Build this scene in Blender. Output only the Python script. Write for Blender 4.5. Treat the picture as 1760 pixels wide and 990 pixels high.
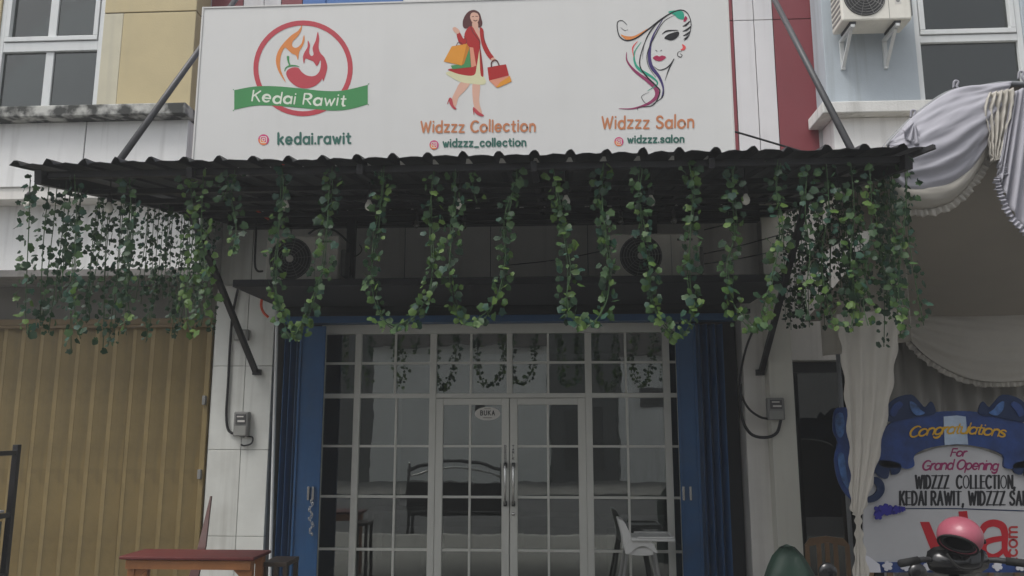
import bpy, bmesh, math, random
from mathutils import Vector, Matrix, noise
from mathutils.geometry import tessellate_polygon

for o in list(bpy.data.objects):
    bpy.data.objects.remove(o)
scene = bpy.context.scene
COL = scene.collection
rnd = random.Random(7)
R = math.radians

# ------------------------------------------------------------------ camera
FPX, EYE = 1400.0, 1.85                    # focal length in photo pixels, eye height above the terrace
PITCH, YAW = math.atan(242 / 1400.0), R(3.2)
cam_data = bpy.data.cameras.new('camera')
cam_data.sensor_width = 36.0
cam_data.lens = 36.0 * FPX / 1760.0
cam_data.clip_end = 500.0
cam = bpy.data.objects.new('camera', cam_data)
cam.location = (0, 0, EYE)
cam.rotation_euler = (R(90) + PITCH, 0, YAW)
COL.objects.link(cam)
scene.camera = cam

# ------------------------------------------------------------------ sky, sun, exposure (overcast)
SUN_EL, SUN_AZ = 62.0, 228.0               # azimuth measured from +Y, clockwise
world = bpy.data.worlds.new('World')
scene.world = world
world.use_nodes = True
wn, wl = world.node_tree.nodes, world.node_tree.links
wn.clear()
w_out = wn.new('ShaderNodeOutputWorld')
w_bg = wn.new('ShaderNodeBackground')
w_sky = wn.new('ShaderNodeTexSky')
w_sky.sky_type = 'NISHITA'
w_sky.sun_disc = False
w_sky.sun_elevation = R(SUN_EL)
w_sky.sun_rotation = R(SUN_AZ)
w_sky.dust_density = 4.0
w_sky.air_density = 1.0
w_hs = wn.new('ShaderNodeHueSaturation')
w_hs.inputs['Saturation'].default_value = 0.22
wl.new(w_sky.outputs[0], w_hs.inputs['Color'])
wl.new(w_hs.outputs[0], w_bg.inputs['Color'])
w_bg.inputs['Strength'].default_value = 0.15
wl.new(w_bg.outputs[0], w_out.inputs['Surface'])
sun_data = bpy.data.lights.new('sun', 'SUN')
sun_data.energy = 1.5
sun_data.angle = R(25)
sun_data.color = (1.0, 0.97, 0.93)
sun = bpy.data.objects.new('sun', sun_data)
az = R(SUN_AZ)
sd = Vector((math.sin(az) * math.cos(R(SUN_EL)), math.cos(az) * math.cos(R(SUN_EL)), math.sin(R(SUN_EL))))
sun.rotation_euler = sd.to_track_quat('Z', 'Y').to_euler()
sun.location = sd * 40
COL.objects.link(sun)
scene.view_settings.view_transform = 'Standard'
scene.view_settings.look = 'None'
scene.view_settings.gamma = 1.0
scene.view_settings.use_curve_mapping = False
scene.view_settings.exposure = 0.26
scene.cycles.max_bounces = 8
scene.cycles.transparent_max_bounces = 12
scene.cycles.use_denoising = True

# ------------------------------------------------------------------ survey: a measured photo point at a known depth -> world point
_f = Vector((-math.sin(YAW) * math.cos(PITCH), math.cos(YAW) * math.cos(PITCH), math.sin(PITCH)))
_r = Vector((math.cos(YAW), math.sin(YAW), 0))
_u = _r.cross(_f)
def P(px, py, Y):
    d = _f * FPX + _r * (px - 880) + _u * (495 - py)
    t = Y / d.y
    return Vector((d.x * t, Y, EYE + d.z * t))

# ------------------------------------------------------------------ materials
MATS = {}
def mat(name, col, rough=0.6, var=0.12, scale=2.5, metal=0.0, bump=0.0, bscale=60.0, streak=0.0, scol=(0.03, 0.03, 0.028),
        spots=0.0, spcol=(0.02, 0.02, 0.018), spscale=9.0, splo=0.5, spec=0.4, trans=0.0, coat=0.0, sheen=0.0):
    if name in MATS:
        return MATS[name]
    m = bpy.data.materials.new(name)
    m.use_nodes = True
    n, l = m.node_tree.nodes, m.node_tree.links
    b = n['Principled BSDF']
    b.inputs['Roughness'].default_value = rough
    b.inputs['Metallic'].default_value = metal
    b.inputs['Specular IOR Level'].default_value = spec
    b.inputs['Coat Weight'].default_value = coat
    b.inputs['Transmission Weight'].default_value = trans
    tc = n.new('ShaderNodeTexCoord')
    ns = n.new('ShaderNodeTexNoise')
    ns.inputs['Scale'].default_value = scale
    ns.inputs['Detail'].default_value = 6
    ns.inputs['Roughness'].default_value = 0.65
    l.new(tc.outputs['Object'], ns.inputs['Vector'])
    mr = n.new('ShaderNodeMapRange')
    mr.inputs['From Min'].default_value = 0.3
    mr.inputs['From Max'].default_value = 0.7
    l.new(ns.outputs['Fac'], mr.inputs['Value'])
    mx = n.new('ShaderNodeMix')
    mx.data_type = 'RGBA'
    mx.inputs['A'].default_value = tuple(max(0, c * (1 - var)) for c in col) + (1,)
    mx.inputs['B'].default_value = tuple(min(1, c * (1 + var)) for c in col) + (1,)
    l.new(mr.outputs[0], mx.inputs['Factor'])
    out = mx.outputs['Result']
    def layer(vec_scale, nscale, lo, hi, amount, c, out):
        mp = n.new('ShaderNodeMapping')
        mp.inputs['Scale'].default_value = vec_scale
        l.new(tc.outputs['Object'], mp.inputs['Vector'])
        t = n.new('ShaderNodeTexNoise')
        t.inputs['Scale'].default_value = nscale
        t.inputs['Detail'].default_value = 5
        l.new(mp.outputs[0], t.inputs['Vector'])
        r = n.new('ShaderNodeMapRange')
        r.inputs['From Min'].default_value = lo
        r.inputs['From Max'].default_value = hi
        r.inputs['To Max'].default_value = amount
        l.new(t.outputs['Fac'], r.inputs['Value'])
        k = n.new('ShaderNodeMix')
        k.data_type = 'RGBA'
        l.new(r.outputs[0], k.inputs['Factor'])
        l.new(out, k.inputs['A'])
        k.inputs['B'].default_value = c + (1,)
        return k.outputs['Result']
    if streak:
        out = layer((9, 9, 0.5), 1.0, 0.52, 0.8, streak, scol, out)
    if spots:
        out = layer((1, 1, 1), spscale, splo, splo + 0.16, spots, spcol, out)
    l.new(out, b.inputs['Base Color'])
    # roughness breakup
    rr = n.new('ShaderNodeMapRange')
    rr.inputs['To Min'].default_value = max(0.03, rough - 0.08)
    rr.inputs['To Max'].default_value = min(1, rough + 0.1)
    l.new(ns.outputs['Fac'], rr.inputs['Value'])
    l.new(rr.outputs[0], b.inputs['Roughness'])
    if bump:
        nb = n.new('ShaderNodeTexNoise')
        nb.inputs['Scale'].default_value = bscale
        nb.inputs['Detail'].default_value = 4
        l.new(tc.outputs['Object'], nb.inputs['Vector'])
        bp = n.new('ShaderNodeBump')
        bp.inputs['Strength'].default_value = bump
        bp.inputs['Distance'].default_value = 0.01
        l.new(nb.outputs['Fac'], bp.inputs['Height'])
        l.new(bp.outputs[0], b.inputs['Normal'])
    MATS[name] = m
    return m

def glass_mat(name, tint, refl=1.0, rough=0.0):
    if name in MATS:
        return MATS[name]
    m = bpy.data.materials.new(name)
    m.use_nodes = True
    n, l = m.node_tree.nodes, m.node_tree.links
    n.clear()
    out = n.new('ShaderNodeOutputMaterial')
    tr = n.new('ShaderNodeBsdfTransparent')
    tr.inputs['Color'].default_value = tint + (1,)
    gl = n.new('ShaderNodeBsdfGlossy')
    gl.inputs['Roughness'].default_value = rough
    gl.inputs['Color'].default_value = (0.95, 0.98, 0.96, 1)
    fr = n.new('ShaderNodeFresnel')
    fr.inputs['IOR'].default_value = 1.5
    mm = n.new('ShaderNodeMath')
    mm.operation = 'MULTIPLY'
    mm.use_clamp = True
    mm.inputs[1].default_value = 2.0 * refl          # two faces of the pane
    l.new(fr.outputs[0], mm.inputs[0])
    # slight waviness of float glass
    tc = n.new('ShaderNodeTexCoord')
    ns = n.new('ShaderNodeTexNoise')
    ns.inputs['Scale'].default_value = 2.2
    l.new(tc.outputs['Object'], ns.inputs['Vector'])
    bp = n.new('ShaderNodeBump')
    bp.inputs['Strength'].default_value = 0.02
    bp.inputs['Distance'].default_value = 0.05
    l.new(ns.outputs['Fac'], bp.inputs['Height'])
    l.new(bp.outputs[0], gl.inputs['Normal'])
    mx = n.new('ShaderNodeMixShader')
    l.new(mm.outputs[0], mx.inputs[0])
    l.new(tr.outputs[0], mx.inputs[1])
    l.new(gl.outputs[0], mx.inputs[2])
    l.new(mx.outputs[0], out.inputs['Surface'])
    MATS[name] = m
    return m

def flat(name, col, rough=0.55):
    return mat(name, col, rough, 0.05, 4.0, spec=0.25)

M_WHITE = mat('white_wall_paint', (0.82, 0.82, 0.81), 0.75, 0.06, 1.5, bump=0.15, streak=0.5, scol=(0.30, 0.29, 0.27))
M_CREAM = mat('cream_wall_paint', (0.53, 0.445, 0.26), 0.75, 0.07, 1.8, bump=0.15, streak=0.25, scol=(0.42, 0.38, 0.26))
M_CREAM_PALE = mat('faded_cream_paint', (0.56, 0.525, 0.40), 0.78, 0.08, 2.0, bump=0.15, streak=0.3, scol=(0.35, 0.33, 0.28))
M_BLUEGREY = mat('blue_grey_paint', (0.42, 0.47, 0.51), 0.75, 0.07, 1.8, bump=0.15, streak=0.5, scol=(0.17, 0.17, 0.16))
M_LAVENDER = mat('shade_tinted_grey', (0.50, 0.49, 0.50), 0.75, 0.06, 1.8, bump=0.1, streak=0.2)  # grey-lavender: shade of the side returns put into the wall colour
M_RED = mat('red_cladding', (0.22, 0.045, 0.055), 0.42, 0.06, 1.2, streak=0.15, scol=(0.25, 0.06, 0.07))
M_CLADW = mat('white_cladding', (0.70, 0.69, 0.70), 0.45, 0.04, 1.2, streak=0.3, scol=(0.40, 0.38, 0.37))
M_CLADB = mat('blue_cladding', (0.06, 0.16, 0.42), 0.4, 0.05)
M_LEDGE = mat('mouldy_concrete', (0.50, 0.50, 0.47), 0.9, 0.15, 5, bump=0.4, spots=0.95, spcol=(0.03, 0.032, 0.03), spscale=5.5, splo=0.40)
M_LEDGE_R = mat('stained_white_concrete', (0.70, 0.70, 0.68), 0.85, 0.08, 5, bump=0.3, streak=0.6, scol=(0.15, 0.15, 0.13))
M_SEAL = mat('joint_sealant', (0.11, 0.11, 0.11), 0.9)
M_ALU = mat('white_aluminium', (0.66, 0.68, 0.68), 0.4, 0.04, 3, spec=0.5, streak=0.2, scol=(0.35, 0.35, 0.34))
M_ALUG = mat('greige_aluminium', (0.66, 0.66, 0.61), 0.38, 0.04, 3, spec=0.5)
M_STEELK = mat('black_painted_steel', (0.018, 0.018, 0.02), 0.45, 0.2, 6, spots=0.15, spcol=(0.05, 0.035, 0.025), spscale=14)
M_ROOF = mat('dark_corrugated_sheet', (0.020, 0.021, 0.024), 0.55, 0.25, 3, spots=0.25, spcol=(0.045, 0.045, 0.042), spscale=4)
M_DARKBOARD = mat('black_board', (0.022, 0.023, 0.027), 0.7, 0.2, 3)
M_YELLOW = mat('ochre_gate_paint', (0.25, 0.185, 0.078), 0.5, 0.16, 2.0, bump=0.1, streak=0.6, scol=(0.13, 0.11, 0.06), spots=0.25, spcol=(0.12, 0.09, 0.04), spscale=6)
M_YELLOW2 = mat('ochre_rail_paint', (0.17, 0.115, 0.05), 0.55, 0.12, 3.0)
M_BLUE = mat('blue_gate_paint', (0.020, 0.085, 0.21), 0.4, 0.16, 2.0, streak=0.5, scol=(0.02, 0.05, 0.12), spots=0.25, spcol=(0.05, 0.09, 0.15), spscale=5.0)
M_GREYW = mat('grey_wall_paint', (0.76, 0.74, 0.70), 0.78, 0.07, 1.6, bump=0.15, streak=0.3, scol=(0.24, 0.22, 0.20))
M_PILLAR = mat('white_tile_panel', (0.70, 0.71, 0.67), 0.55, 0.09, 1.4, streak=0.55, scol=(0.36, 0.35, 0.31), spots=0.22, spcol=(0.33, 0.32, 0.28), spscale=1.7)
M_GLASS = glass_mat('shop_glass', (0.45, 0.50, 0.47), 2.7)
M_GLASSW = glass_mat('tinted_window_glass', (0.16, 0.19, 0.19), 1.0)
M_ACW = mat('ivory_plastic', (0.74, 0.72, 0.65), 0.5, 0.06, 4, streak=0.25, scol=(0.30, 0.27, 0.22))
M_DARK = mat('dark_plastic', (0.03, 0.03, 0.032), 0.5, 0.15)
M_GREYP = mat('grey_plastic', (0.23, 0.23, 0.22), 0.5, 0.1)
M_CHROME = mat('brushed_steel', (0.62, 0.62, 0.60), 0.22, 0.05, 5, metal=1.0)
M_CLOTH = mat('white_satin', (0.50, 0.495, 0.545), 0.65, 0.03, 3, bump=0.05, bscale=200)
M_CLOTHC = mat('cream_satin', (0.60, 0.57, 0.51), 0.65, 0.05, 3, bump=0.05, bscale=200)
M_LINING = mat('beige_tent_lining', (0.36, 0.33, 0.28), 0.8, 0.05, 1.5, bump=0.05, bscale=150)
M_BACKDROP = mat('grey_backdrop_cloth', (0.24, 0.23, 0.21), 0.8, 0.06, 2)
M_CABLE = mat('black_cable', (0.015, 0.015, 0.016), 0.55)
M_WOODR = mat('red_lacquer_wood', (0.12, 0.022, 0.020), 0.6, 0.15, 6)
M_WOODO = mat('orange_wood', (0.34, 0.14, 0.05), 0.5, 0.15, 6)
M_WOODD = mat('dark_wood', (0.05, 0.035, 0.025), 0.4, 0.2, 6)
M_WOODP = mat('pale_wood', (0.36, 0.24, 0.14), 0.55, 0.15, 6)

def translucent(m, f):
    n, l = m.node_tree.nodes, m.node_tree.links
    b = n['Principled BSDF']
    t = n.new('ShaderNodeBsdfTranslucent')
    l.new(b.inputs['Base Color'].links[0].from_socket, t.inputs['Color'])
    x = n.new('ShaderNodeMixShader')
    x.inputs[0].default_value = f
    l.new(b.outputs[0], x.inputs[1]); l.new(t.outputs[0], x.inputs[2])
    l.new(x.outputs[0], n['Material Output'].inputs['Surface'])
for cm_, cf_ in ((M_CLOTH, 0.3), (M_CLOTHC, 0.3), (M_LINING, 0.12)):
    translucent(cm_, cf_)
# ------------------------------------------------------------------ mesh helpers
ORG = {}
def org(o):
    return ORG.get(o.name, Vector((0, 0, 0))) if o is not None else Vector((0, 0, 0))

def tag(o, label=None, cat=None, group=None, kind=None):
    if label: o['label'] = label
    if cat: o['category'] = cat
    if group: o['group'] = group
    if kind: o['kind'] = kind
    return o

def thing(name, label, cat, loc=(0, 0, 0), group=None, kind=None):
    o = bpy.data.objects.new(name, None)
    o.empty_display_size = 0.1
    o.location = loc
    COL.objects.link(o)
    ORG[o.name] = Vector(loc)
    return tag(o, label, cat, group, kind)

def link(name, me, m, parent=None, smooth=False):
    o = bpy.data.objects.new(name, me)
    COL.objects.link(o)
    if parent is not None:
        o.parent = parent
        ORG[o.name] = org(parent)
    if m is not None and not me.materials:
        me.materials.append(m)
    if smooth:
        me.polygons.foreach_set('use_smooth', [True] * len(me.polygons))
    return o

def raw(name, verts, faces, m, parent=None, smooth=False):
    """verts in world metres"""
    og = org(parent)
    me = bpy.data.meshes.new(name)
    me.from_pydata([tuple(Vector(v) - og) for v in verts], [], faces)
    me.update()
    return link(name, me, m, parent, smooth)

class MB:
    """collects shapes that make up ONE part"""
    def __init__(s):
        s.v, s.f = [], []
    def add(s, v, f):
        k = len(s.v)
        s.v += [Vector(a) for a in v]
        s.f += [tuple(i + k for i in q) for q in f]
        return s
    def box(s, x0, x1, y0, y1, z0, z1, b=0.0):
        if b <= 0:
            v = [(x, y, z) for x in (x0, x1) for y in (y0, y1) for z in (z0, z1)]
            return s.add(v, [(0, 1, 3, 2), (4, 6, 7, 5), (0, 4, 5, 1), (2, 3, 7, 6), (0, 2, 6, 4), (1, 5, 7, 3)])
        bm = bmesh.new()
        bmesh.ops.create_cube(bm, size=1.0)
        for q in bm.verts:
            q.co = Vector(((x0 + x1) / 2 + q.co.x * (x1 - x0), (y0 + y1) / 2 + q.co.y * (y1 - y0), (z0 + z1) / 2 + q.co.z * (z1 - z0)))
        bmesh.ops.bevel(bm, geom=bm.edges[:], offset=b, segments=2, affect='EDGES', profile=0.5)
        bm.verts.index_update()
        s.add([q.co.copy() for q in bm.verts], [tuple(q.index for q in f.verts) for f in bm.faces])
        bm.free()
        return s
    def bar(s, p0, p1, w, h, up=(0, 0, 1)):
        p0, p1 = Vector(p0), Vector(p1)
        d = (p1 - p0).normalized()
        up = Vector(up)
        if abs(d.dot(up)) > 0.98:
            up = Vector((0, 1, 0))
        a = d.cross(up).normalized()
        c = a.cross(d).normalized()
        v = []
        for p in (p0, p1):
            for i, j in ((-1, -1), (1, -1), (1, 1), (-1, 1)):
                v.append(p + a * (i * w / 2) + c * (j * h / 2))
        return s.add(v, [(0, 3, 2, 1), (4, 5, 6, 7), (0, 1, 5, 4), (1, 2, 6, 5), (2, 3, 7, 6), (3, 0, 4, 7)])
    def tube(s, path, r, n=8, caps=True):
        path = [Vector(p) for p in path]
        rs = r if isinstance(r, (list, tuple)) else [r] * len(path)
        rings = []
        prev = None
        for i, p in enumerate(path):
            d = (path[min(i + 1, len(path) - 1)] - path[max(i - 1, 0)]).normalized()
            if prev is None:
                up = Vector((0, 0, 1)) if abs(d.z) < 0.9 else Vector((1, 0, 0))
                a = d.cross(up).normalized()
            else:
                a = (prev - d * prev.dot(d)).normalized()
            prev = a
            c = d.cross(a)
            rings.append([p + (a * math.cos(2 * math.pi * k / n) + c * math.sin(2 * math.pi * k / n)) * rs[i] for k in range(n)])
        v = [q for ring in rings for q in ring]
        f = []
        for i in range(len(path) - 1):
            for k in range(n):
                f.append((i * n + k, i * n + (k + 1) % n, (i + 1) * n + (k + 1) % n, (i + 1) * n + k))
        if caps:
            f.append(tuple(range(n))[::-1])
            f.append(tuple((len(path) - 1) * n + k for k in range(n)))
        return s.add(v, f)
    def lathe(s, c, prof, axis='Z', n=20):
        """prof: list of (radius, height) along axis"""
        c = Vector(c)
        v = []
        for r_, h in prof:
            for k in range(n):
                a = 2 * math.pi * k / n
                ca, sa = r_ * math.cos(a), r_ * math.sin(a)
                v.append(c + (Vector((ca, sa, h)) if axis == 'Z' else Vector((ca, -h, sa)) if axis == 'Y' else Vector((h, ca, sa))))
        f = []
        for i in range(len(prof) - 1):
            for k in range(n):
                f.append((i * n + k, i * n + (k + 1) % n, (i + 1) * n + (k + 1) % n, (i + 1) * n + k))
        f.append(tuple(range(n))[::-1])
        f.append(tuple((len(prof) - 1) * n + k for k in range(n)))
        return s.add(v, f)
    def prism(s, pts, y0, y1):
        """pts: (x, z) outline, extruded from y0 to y1"""
        n = len(pts)
        v = [(x, y0, z) for x, z in pts] + [(x, y1, z) for x, z in pts]
        tri = tessellate_polygon([[Vector((x, z, 0)) for x, z in pts]])
        f = [tuple(t) for t in tri] + [tuple(i + n for i in t)[::-1] for t in tri]
        f += [(i, (i + 1) % n, (i + 1) % n + n, i + n) for i in range(n)]
        return s.add(v, f)
    def build(s, name, m, parent=None, smooth=False):
        o = raw(name, s.v, s.f, m, parent, smooth)
        bm = bmesh.new()
        bm.from_mesh(o.data)
        bmesh.ops.recalc_face_normals(bm, faces=bm.faces[:])
        bm.to_mesh(o.data)
        bm.free()
        return o

def box(name, x0, x1, y0, y1, z0, z1, m, parent=None, b=0.0):
    return MB().box(x0, x1, y0, y1, z0, z1, b).build(name, m, parent)

def copy_part(src, name, parent, dloc):
    o = src.copy()
    o.name = name
    COL.objects.link(o)
    o.parent = parent
    o.location = Vector(src.location) + Vector(dloc)
    return o

def copy_tree(o, parent=None):
    c = o.copy()
    COL.objects.link(c)
    c.parent = parent
    for ch in list(o.children):
        copy_tree(ch, c)
    return c

def smooth_pts(pts, k=6, closed=False):
    pts = [Vector(p) for p in pts]
    n = len(pts)
    out = []
    for i in range(n if closed else n - 1):
        if closed:
            a, b, c, d = pts[i - 1], pts[i], pts[(i + 1) % n], pts[(i + 2) % n]
        else:
            a, b, c, d = pts[max(i - 1, 0)], pts[i], pts[i + 1], pts[min(i + 2, n - 1)]
        for j in range(k):
            t = j / k
            out.append(0.5 * ((2 * b) + (c - a) * t + (2 * a - 5 * b + 4 * c - d) * t * t + (3 * b - a - 3 * c + d) * t ** 3))
    if not closed:
        out.append(pts[-1])
    return out
# ================================================================== SETTING: ground, street
M_ASPH = mat('asphalt', (0.065, 0.065, 0.066), 0.9, 0.2, 2, bump=0.5, bscale=120)
M_PAVE = mat('terrace_concrete', (0.20, 0.195, 0.18), 0.8, 0.12, 1.2, bump=0.3, spots=0.25, spcol=(0.12, 0.115, 0.1), spscale=2.0)
g = raw('ground', [(-60, -60, -0.19), (60, -60, -0.19), (60, 60, -0.19), (-60, 60, -0.19)], [(0, 1, 2, 3)], M_ASPH)
tag(g, kind='structure')
t = MB().box(-40, 40, 3.2, 16.5, -0.18, -0.003).build('pavement', M_PAVE); tag(t, kind='structure')
t = MB().box(-40, 40, 3.02, 3.2, -0.18, 0.0, 0.015).build('kerb', mat('kerb_concrete', (0.33, 0.32, 0.30), 0.85, 0.1), None); tag(t, kind='structure')

t = MB().box(-40, 40, -13.5, -6.5, -0.18, -0.06).build('far_pavement', mat('worn_paving', (0.14, 0.135, 0.125), 0.85, 0.2), None); tag(t, kind='structure')
# ---------- across the street (seen in the shop glass as reflections)
def far_house(name, label, x0, x1, h, wallm, topm, wins, y=-13.0):
    r_ = thing(name, label, 'building', ((x0 + x1) / 2, y, -0.19))
    MB().box(x0, x1, y - 6, y, -0.18, h).build('wall', wallm, r_)
    MB().box(x0 - 0.05, x1 + 0.05, y - 6, y + 0.5, h + 0.002, h + 0.9).build('roof', topm, r_)
    for wx0, wx1, wz0, wz1 in wins:
        w = MB().box(wx0, wx1, y + 0.001, y + 0.05, wz0, wz1).build('window', M_DARK, r_)
        MB().box(wx0 + 0.08, wx1 - 0.08, y + 0.051, y + 0.06, wz0 + 0.08, wz1 - 0.08).build('pane', M_GLASSW, w)
    return r_
M_FARD = mat('far_dark_wall', (0.06, 0.063, 0.06), 0.8)
M_FARR = mat('far_roof', (0.08, 0.06, 0.05), 0.85)
far_house('white_shop', 'low white shop across the street, mirrored in the glass doors', -7.1, -0.35, 5.0, mat('far_white_wall', (0.88, 0.88, 0.86), 0.8, 0.04), M_FARR, [(-3.2, -2.8, 2.5, 2.9)])
far_house('dark_shop', 'dark fronted shop across the street beside the white one', -0.3, 2.3, 5.6, M_FARD, M_FARR, [(0.2, 1.8, 0.3, 2.6)], -13.2)
far_house('gabled_house', 'pale house with one wide window across the street', 2.35, 7.0, 4.6, M_WHITE, M_FARR, [(3.0, 4.6, 2.7, 3.3), (5.2, 6.2, 0.2, 2.3)])
far_house('tall_shop', 'three storey dark shop across the street on the left', -15, -7.15, 8.5, M_FARD, M_FARR, [(-14, -11.5, 4, 6), (-10.5, -8, 4, 6)], -13.1)
far_house('corner_shop', 'grey two storey shop across the street on the right', 7.05, 16, 7.2, M_GREYW, M_FARR, [(8, 10, 4, 6), (12, 14, 4, 6)], -13.1)

# ================================================================== LEFT SHOPHOUSE
Ls = thing('cream_shophouse', 'cream and white shophouse with ochre folding gate, left of the signboard', 'building', (-8, 8.4, 0))
XR = -3.88                                                    # right end of the projecting upper floor
WX0, WX1 = P(-4, 70, 8).x, P(175, 70, 8).x
ZL = 5.21
XG = P(146, 240, 8).x
def panel(nm, x0, x1, z0, z1, m, par, y0=8.0, y1=8.34):
    return box(nm, x0, x1, y0, y1, z0, z1, m, par, 0.006)
panel('wall_panel', -14, XG - 0.006, 4.37, ZL - 0.13, M_WHITE, Ls)
panel('wall_panel', XG + 0.006, XR, 4.37, ZL - 0.13, M_WHITE, Ls)
MB().box(-14, XR - 0.01, 8.012, 8.33, 4.38, ZL - 0.14).build('joint', M_SEAL, Ls)
MB().box(-14, XR + 0.03, 7.84, 8.34, ZL - 0.125, ZL, 0.012).build('ledge', M_LEDGE, Ls)
zg = P(250, 21, 8).z
XS = P(206, 100, 8).x
panel('wall_panel', WX1 + 0.002, XS, ZL + 0.003, zg - 0.006, M_CREAM_PALE, Ls)
panel('wall_panel', XS + 0.0015, XR, ZL + 0.003, zg - 0.006, M_CREAM, Ls)
panel('wall_panel', WX1 + 0.002, XR, zg + 0.006, 9.0, M_CREAM, Ls)
MB().box(WX1 + 0.02, XR - 0.015, 8.014, 8.33, ZL + 0.02, 8.9).build('joint', M_SEAL, Ls)
panel('wall_panel', -14, WX0 - 0.002, ZL + 0.003, 9.0, M_CREAM, Ls)
MB().box(-14, XR, 8.342, 14.5, 4.37, 9.0).build('upper_floor', M_LAVENDER, Ls)
# window
zr0, zr1 = P(90, 86, 8).z, P(90, 70, 8).z
def window(par, x0, x1, z0, z1, rail0, rail1, mull, y, sash=True):
    w = thing('window', None, None, (x0, y, z0)); w.parent = par; w.location = Vector((x0, y, z0)) - org(par)
    fr = 0.055
    MB().box(x0, x0 + fr, y, y + 0.08, z0, z1, 0.004).build('frame', M_ALU, w)
    MB().box(x1 - fr, x1, y, y + 0.08, z0, z1, 0.004).build('frame', M_ALU, w)
    MB().box(x0 + fr + .001, x1 - fr - .001, y + .002, y + 0.078, rail0, rail1, 0.004).build('rail', M_ALU, w)
    MB().box(x0 + fr + .001, x1 - fr - .001, y + .002, y + 0.078, z0, z0 + 0.02, 0.003).build('rail', M_ALU, w)
    for mx in mull:
        MB().box(mx - 0.045, mx + 0.045, y + 0.02, y + 0.07, z0 + .021, rail0 - .001, 0.004).build('mullion', M_ALU, w)
        MB().box(mx - 0.045, mx + 0.045, y + 0.02, y + 0.07, rail1 + 0.062, z1, 0.004).build('mullion', M_ALU, w)
    if sash:   # opening sash in the upper light
        sx0, sx1 = x0 + fr + .008, x1 - fr - .008
        MB().box(sx0, sx1, y - 0.012, y + 0.05, rail1 + 0.008, rail1 + 0.06, 0.004).build('sash', M_ALU, w)
        MB().box(sx0, sx0 + 0.05, y - 0.012, y + 0.05, rail1 + 0.0615, z1, 0.004).build('sash', M_ALU, w)
        MB().box(sx1 - 0.05, sx1, y - 0.012, y + 0.05, rail1 + 0.0615, z1, 0.004).build('sash', M_ALU, w)
    MB().box(x0 + 0.03, x1 - 0.03, y + 0.04, y + 0.046, z0 + 0.01, rail0 + 0.01).build('pane', M_GLASSW, w)
    MB().box(x0 + 0.03, x1 - 0.03, y + 0.04, y + 0.046, rail1 - 0.01, z1).build('pane', M_GLASSW, w)
    MB().box(x0, x1, y + 0.2, y + 0.21, z0, z1).build('dim_backing', mat('dim_room', (0.10, 0.11, 0.11), 0.9, 0.2, 1.0), w)  # dark sheet coloured to stand for the unlit room
    return w
window(Ls, WX0, WX1, ZL + 0.002, 9.0, zr0, zr1, [P(78, 130, 8).x], 8.02)
# soffit lip, ground floor band
MB().box(-14, XR + 0.1, 8.02, 8.4, 4.24, 4.368, 0.006).build('soffit_lip', M_GREYW, Ls)
box('wall_band', -14, -3.76, 8.27, 8.9, 3.52, 4.237, M_WHITE, Ls, 0.004)
MB().box(-14, -3.76, 8.20, 8.85, 3.44, 3.517, 0.006).build('gate_hood', mat('grey_concrete', (0.22, 0.21, 0.20), 0.85, 0.15, 4, spots=0.4, spcol=(0.08, 0.08, 0.07)), Ls)
box('lintel', -14, -3.76, 8.80, 9.0, 3.06, 3.437, mat('brown_grey_plaster', (0.17, 0.16, 0.14), 0.85, 0.15, 2), Ls, 0.004)
MB().box(-14, -3.76, 9.05, 14, 0.0, 4.2).build('room', M_GREYW, Ls)
# ochre folding gate: every slat its own piece
Lg = thing('folding_gate', None, None, (-5, 8.9, 0)); Lg.parent = Ls; Lg.location = Vector((-5, 8.9, 0)) - org(Ls)
MB().box(-9, -3.79, 8.72, 8.80, 2.99, 3.058, 0.005).build('rail', M_YELLOW2, Lg)
MB().box(-9, -3.79, 8.715, 8.735, 2.955, 2.988, 0.003).build('rail', M_YELLOW2, Lg)
pitch = 0.2125
prof = [(0.0, 0.0), (0.012, -0.022), (0.150, 0.012), (0.158, 0.02), (0.196, -0.018), (0.2125, 0.0)]
prof = [(0.0, 0.0), (0.046, 0.0), (0.052, 0.004), (0.205, 0.062), (0.2105, 0.0)]
first = None
for i in range(16):
    x0 = -3.86 - (i + 1) * pitch
    if first is None:
        v = [(x0 + a, 8.76 + b_, z) for z in (0.02, 2.985) for a, b_ in prof]
        n_ = len(prof)
        f = [(k, k + 1, n_ + k + 1, n_ + k) for k in range(n_ - 1)]
        first = raw('slat', v, f, M_YELLOW, Lg)
        sm = first.modifiers.new('thickness', 'SOLIDIFY'); sm.thickness = 0.003
    else:
        sl = copy_part(first, 'slat', Lg, (-i * pitch, rnd.uniform(-.004, .004), 0))
MB().box(-3.855, -3.80, 8.74, 8.80, 0.0, 2.985, 0.006).build('end_post', M_YELLOW, Lg)
for py in (688, 815):
    q = P(352 - (py - 688) * 0.05, py, 8.73)
    MB().box(-3.852, -3.815, 8.70, 8.739, q.z - 0.05, q.z + 0.05, 0.006).build('latch', M_GREYP, Lg)

# ================================================================== CENTRE SHOPHOUSE
Cs = thing('grey_shophouse', 'shophouse with red and white cladding and glass front behind the ivy canopy', 'building', (-0.5, 8.7, 0))
MB().box(XR + 0.002, 2.66, 8.43, 14.5, 4.42, 9.0).build('upper_floor', M_LAVENDER, Cs)
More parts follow.
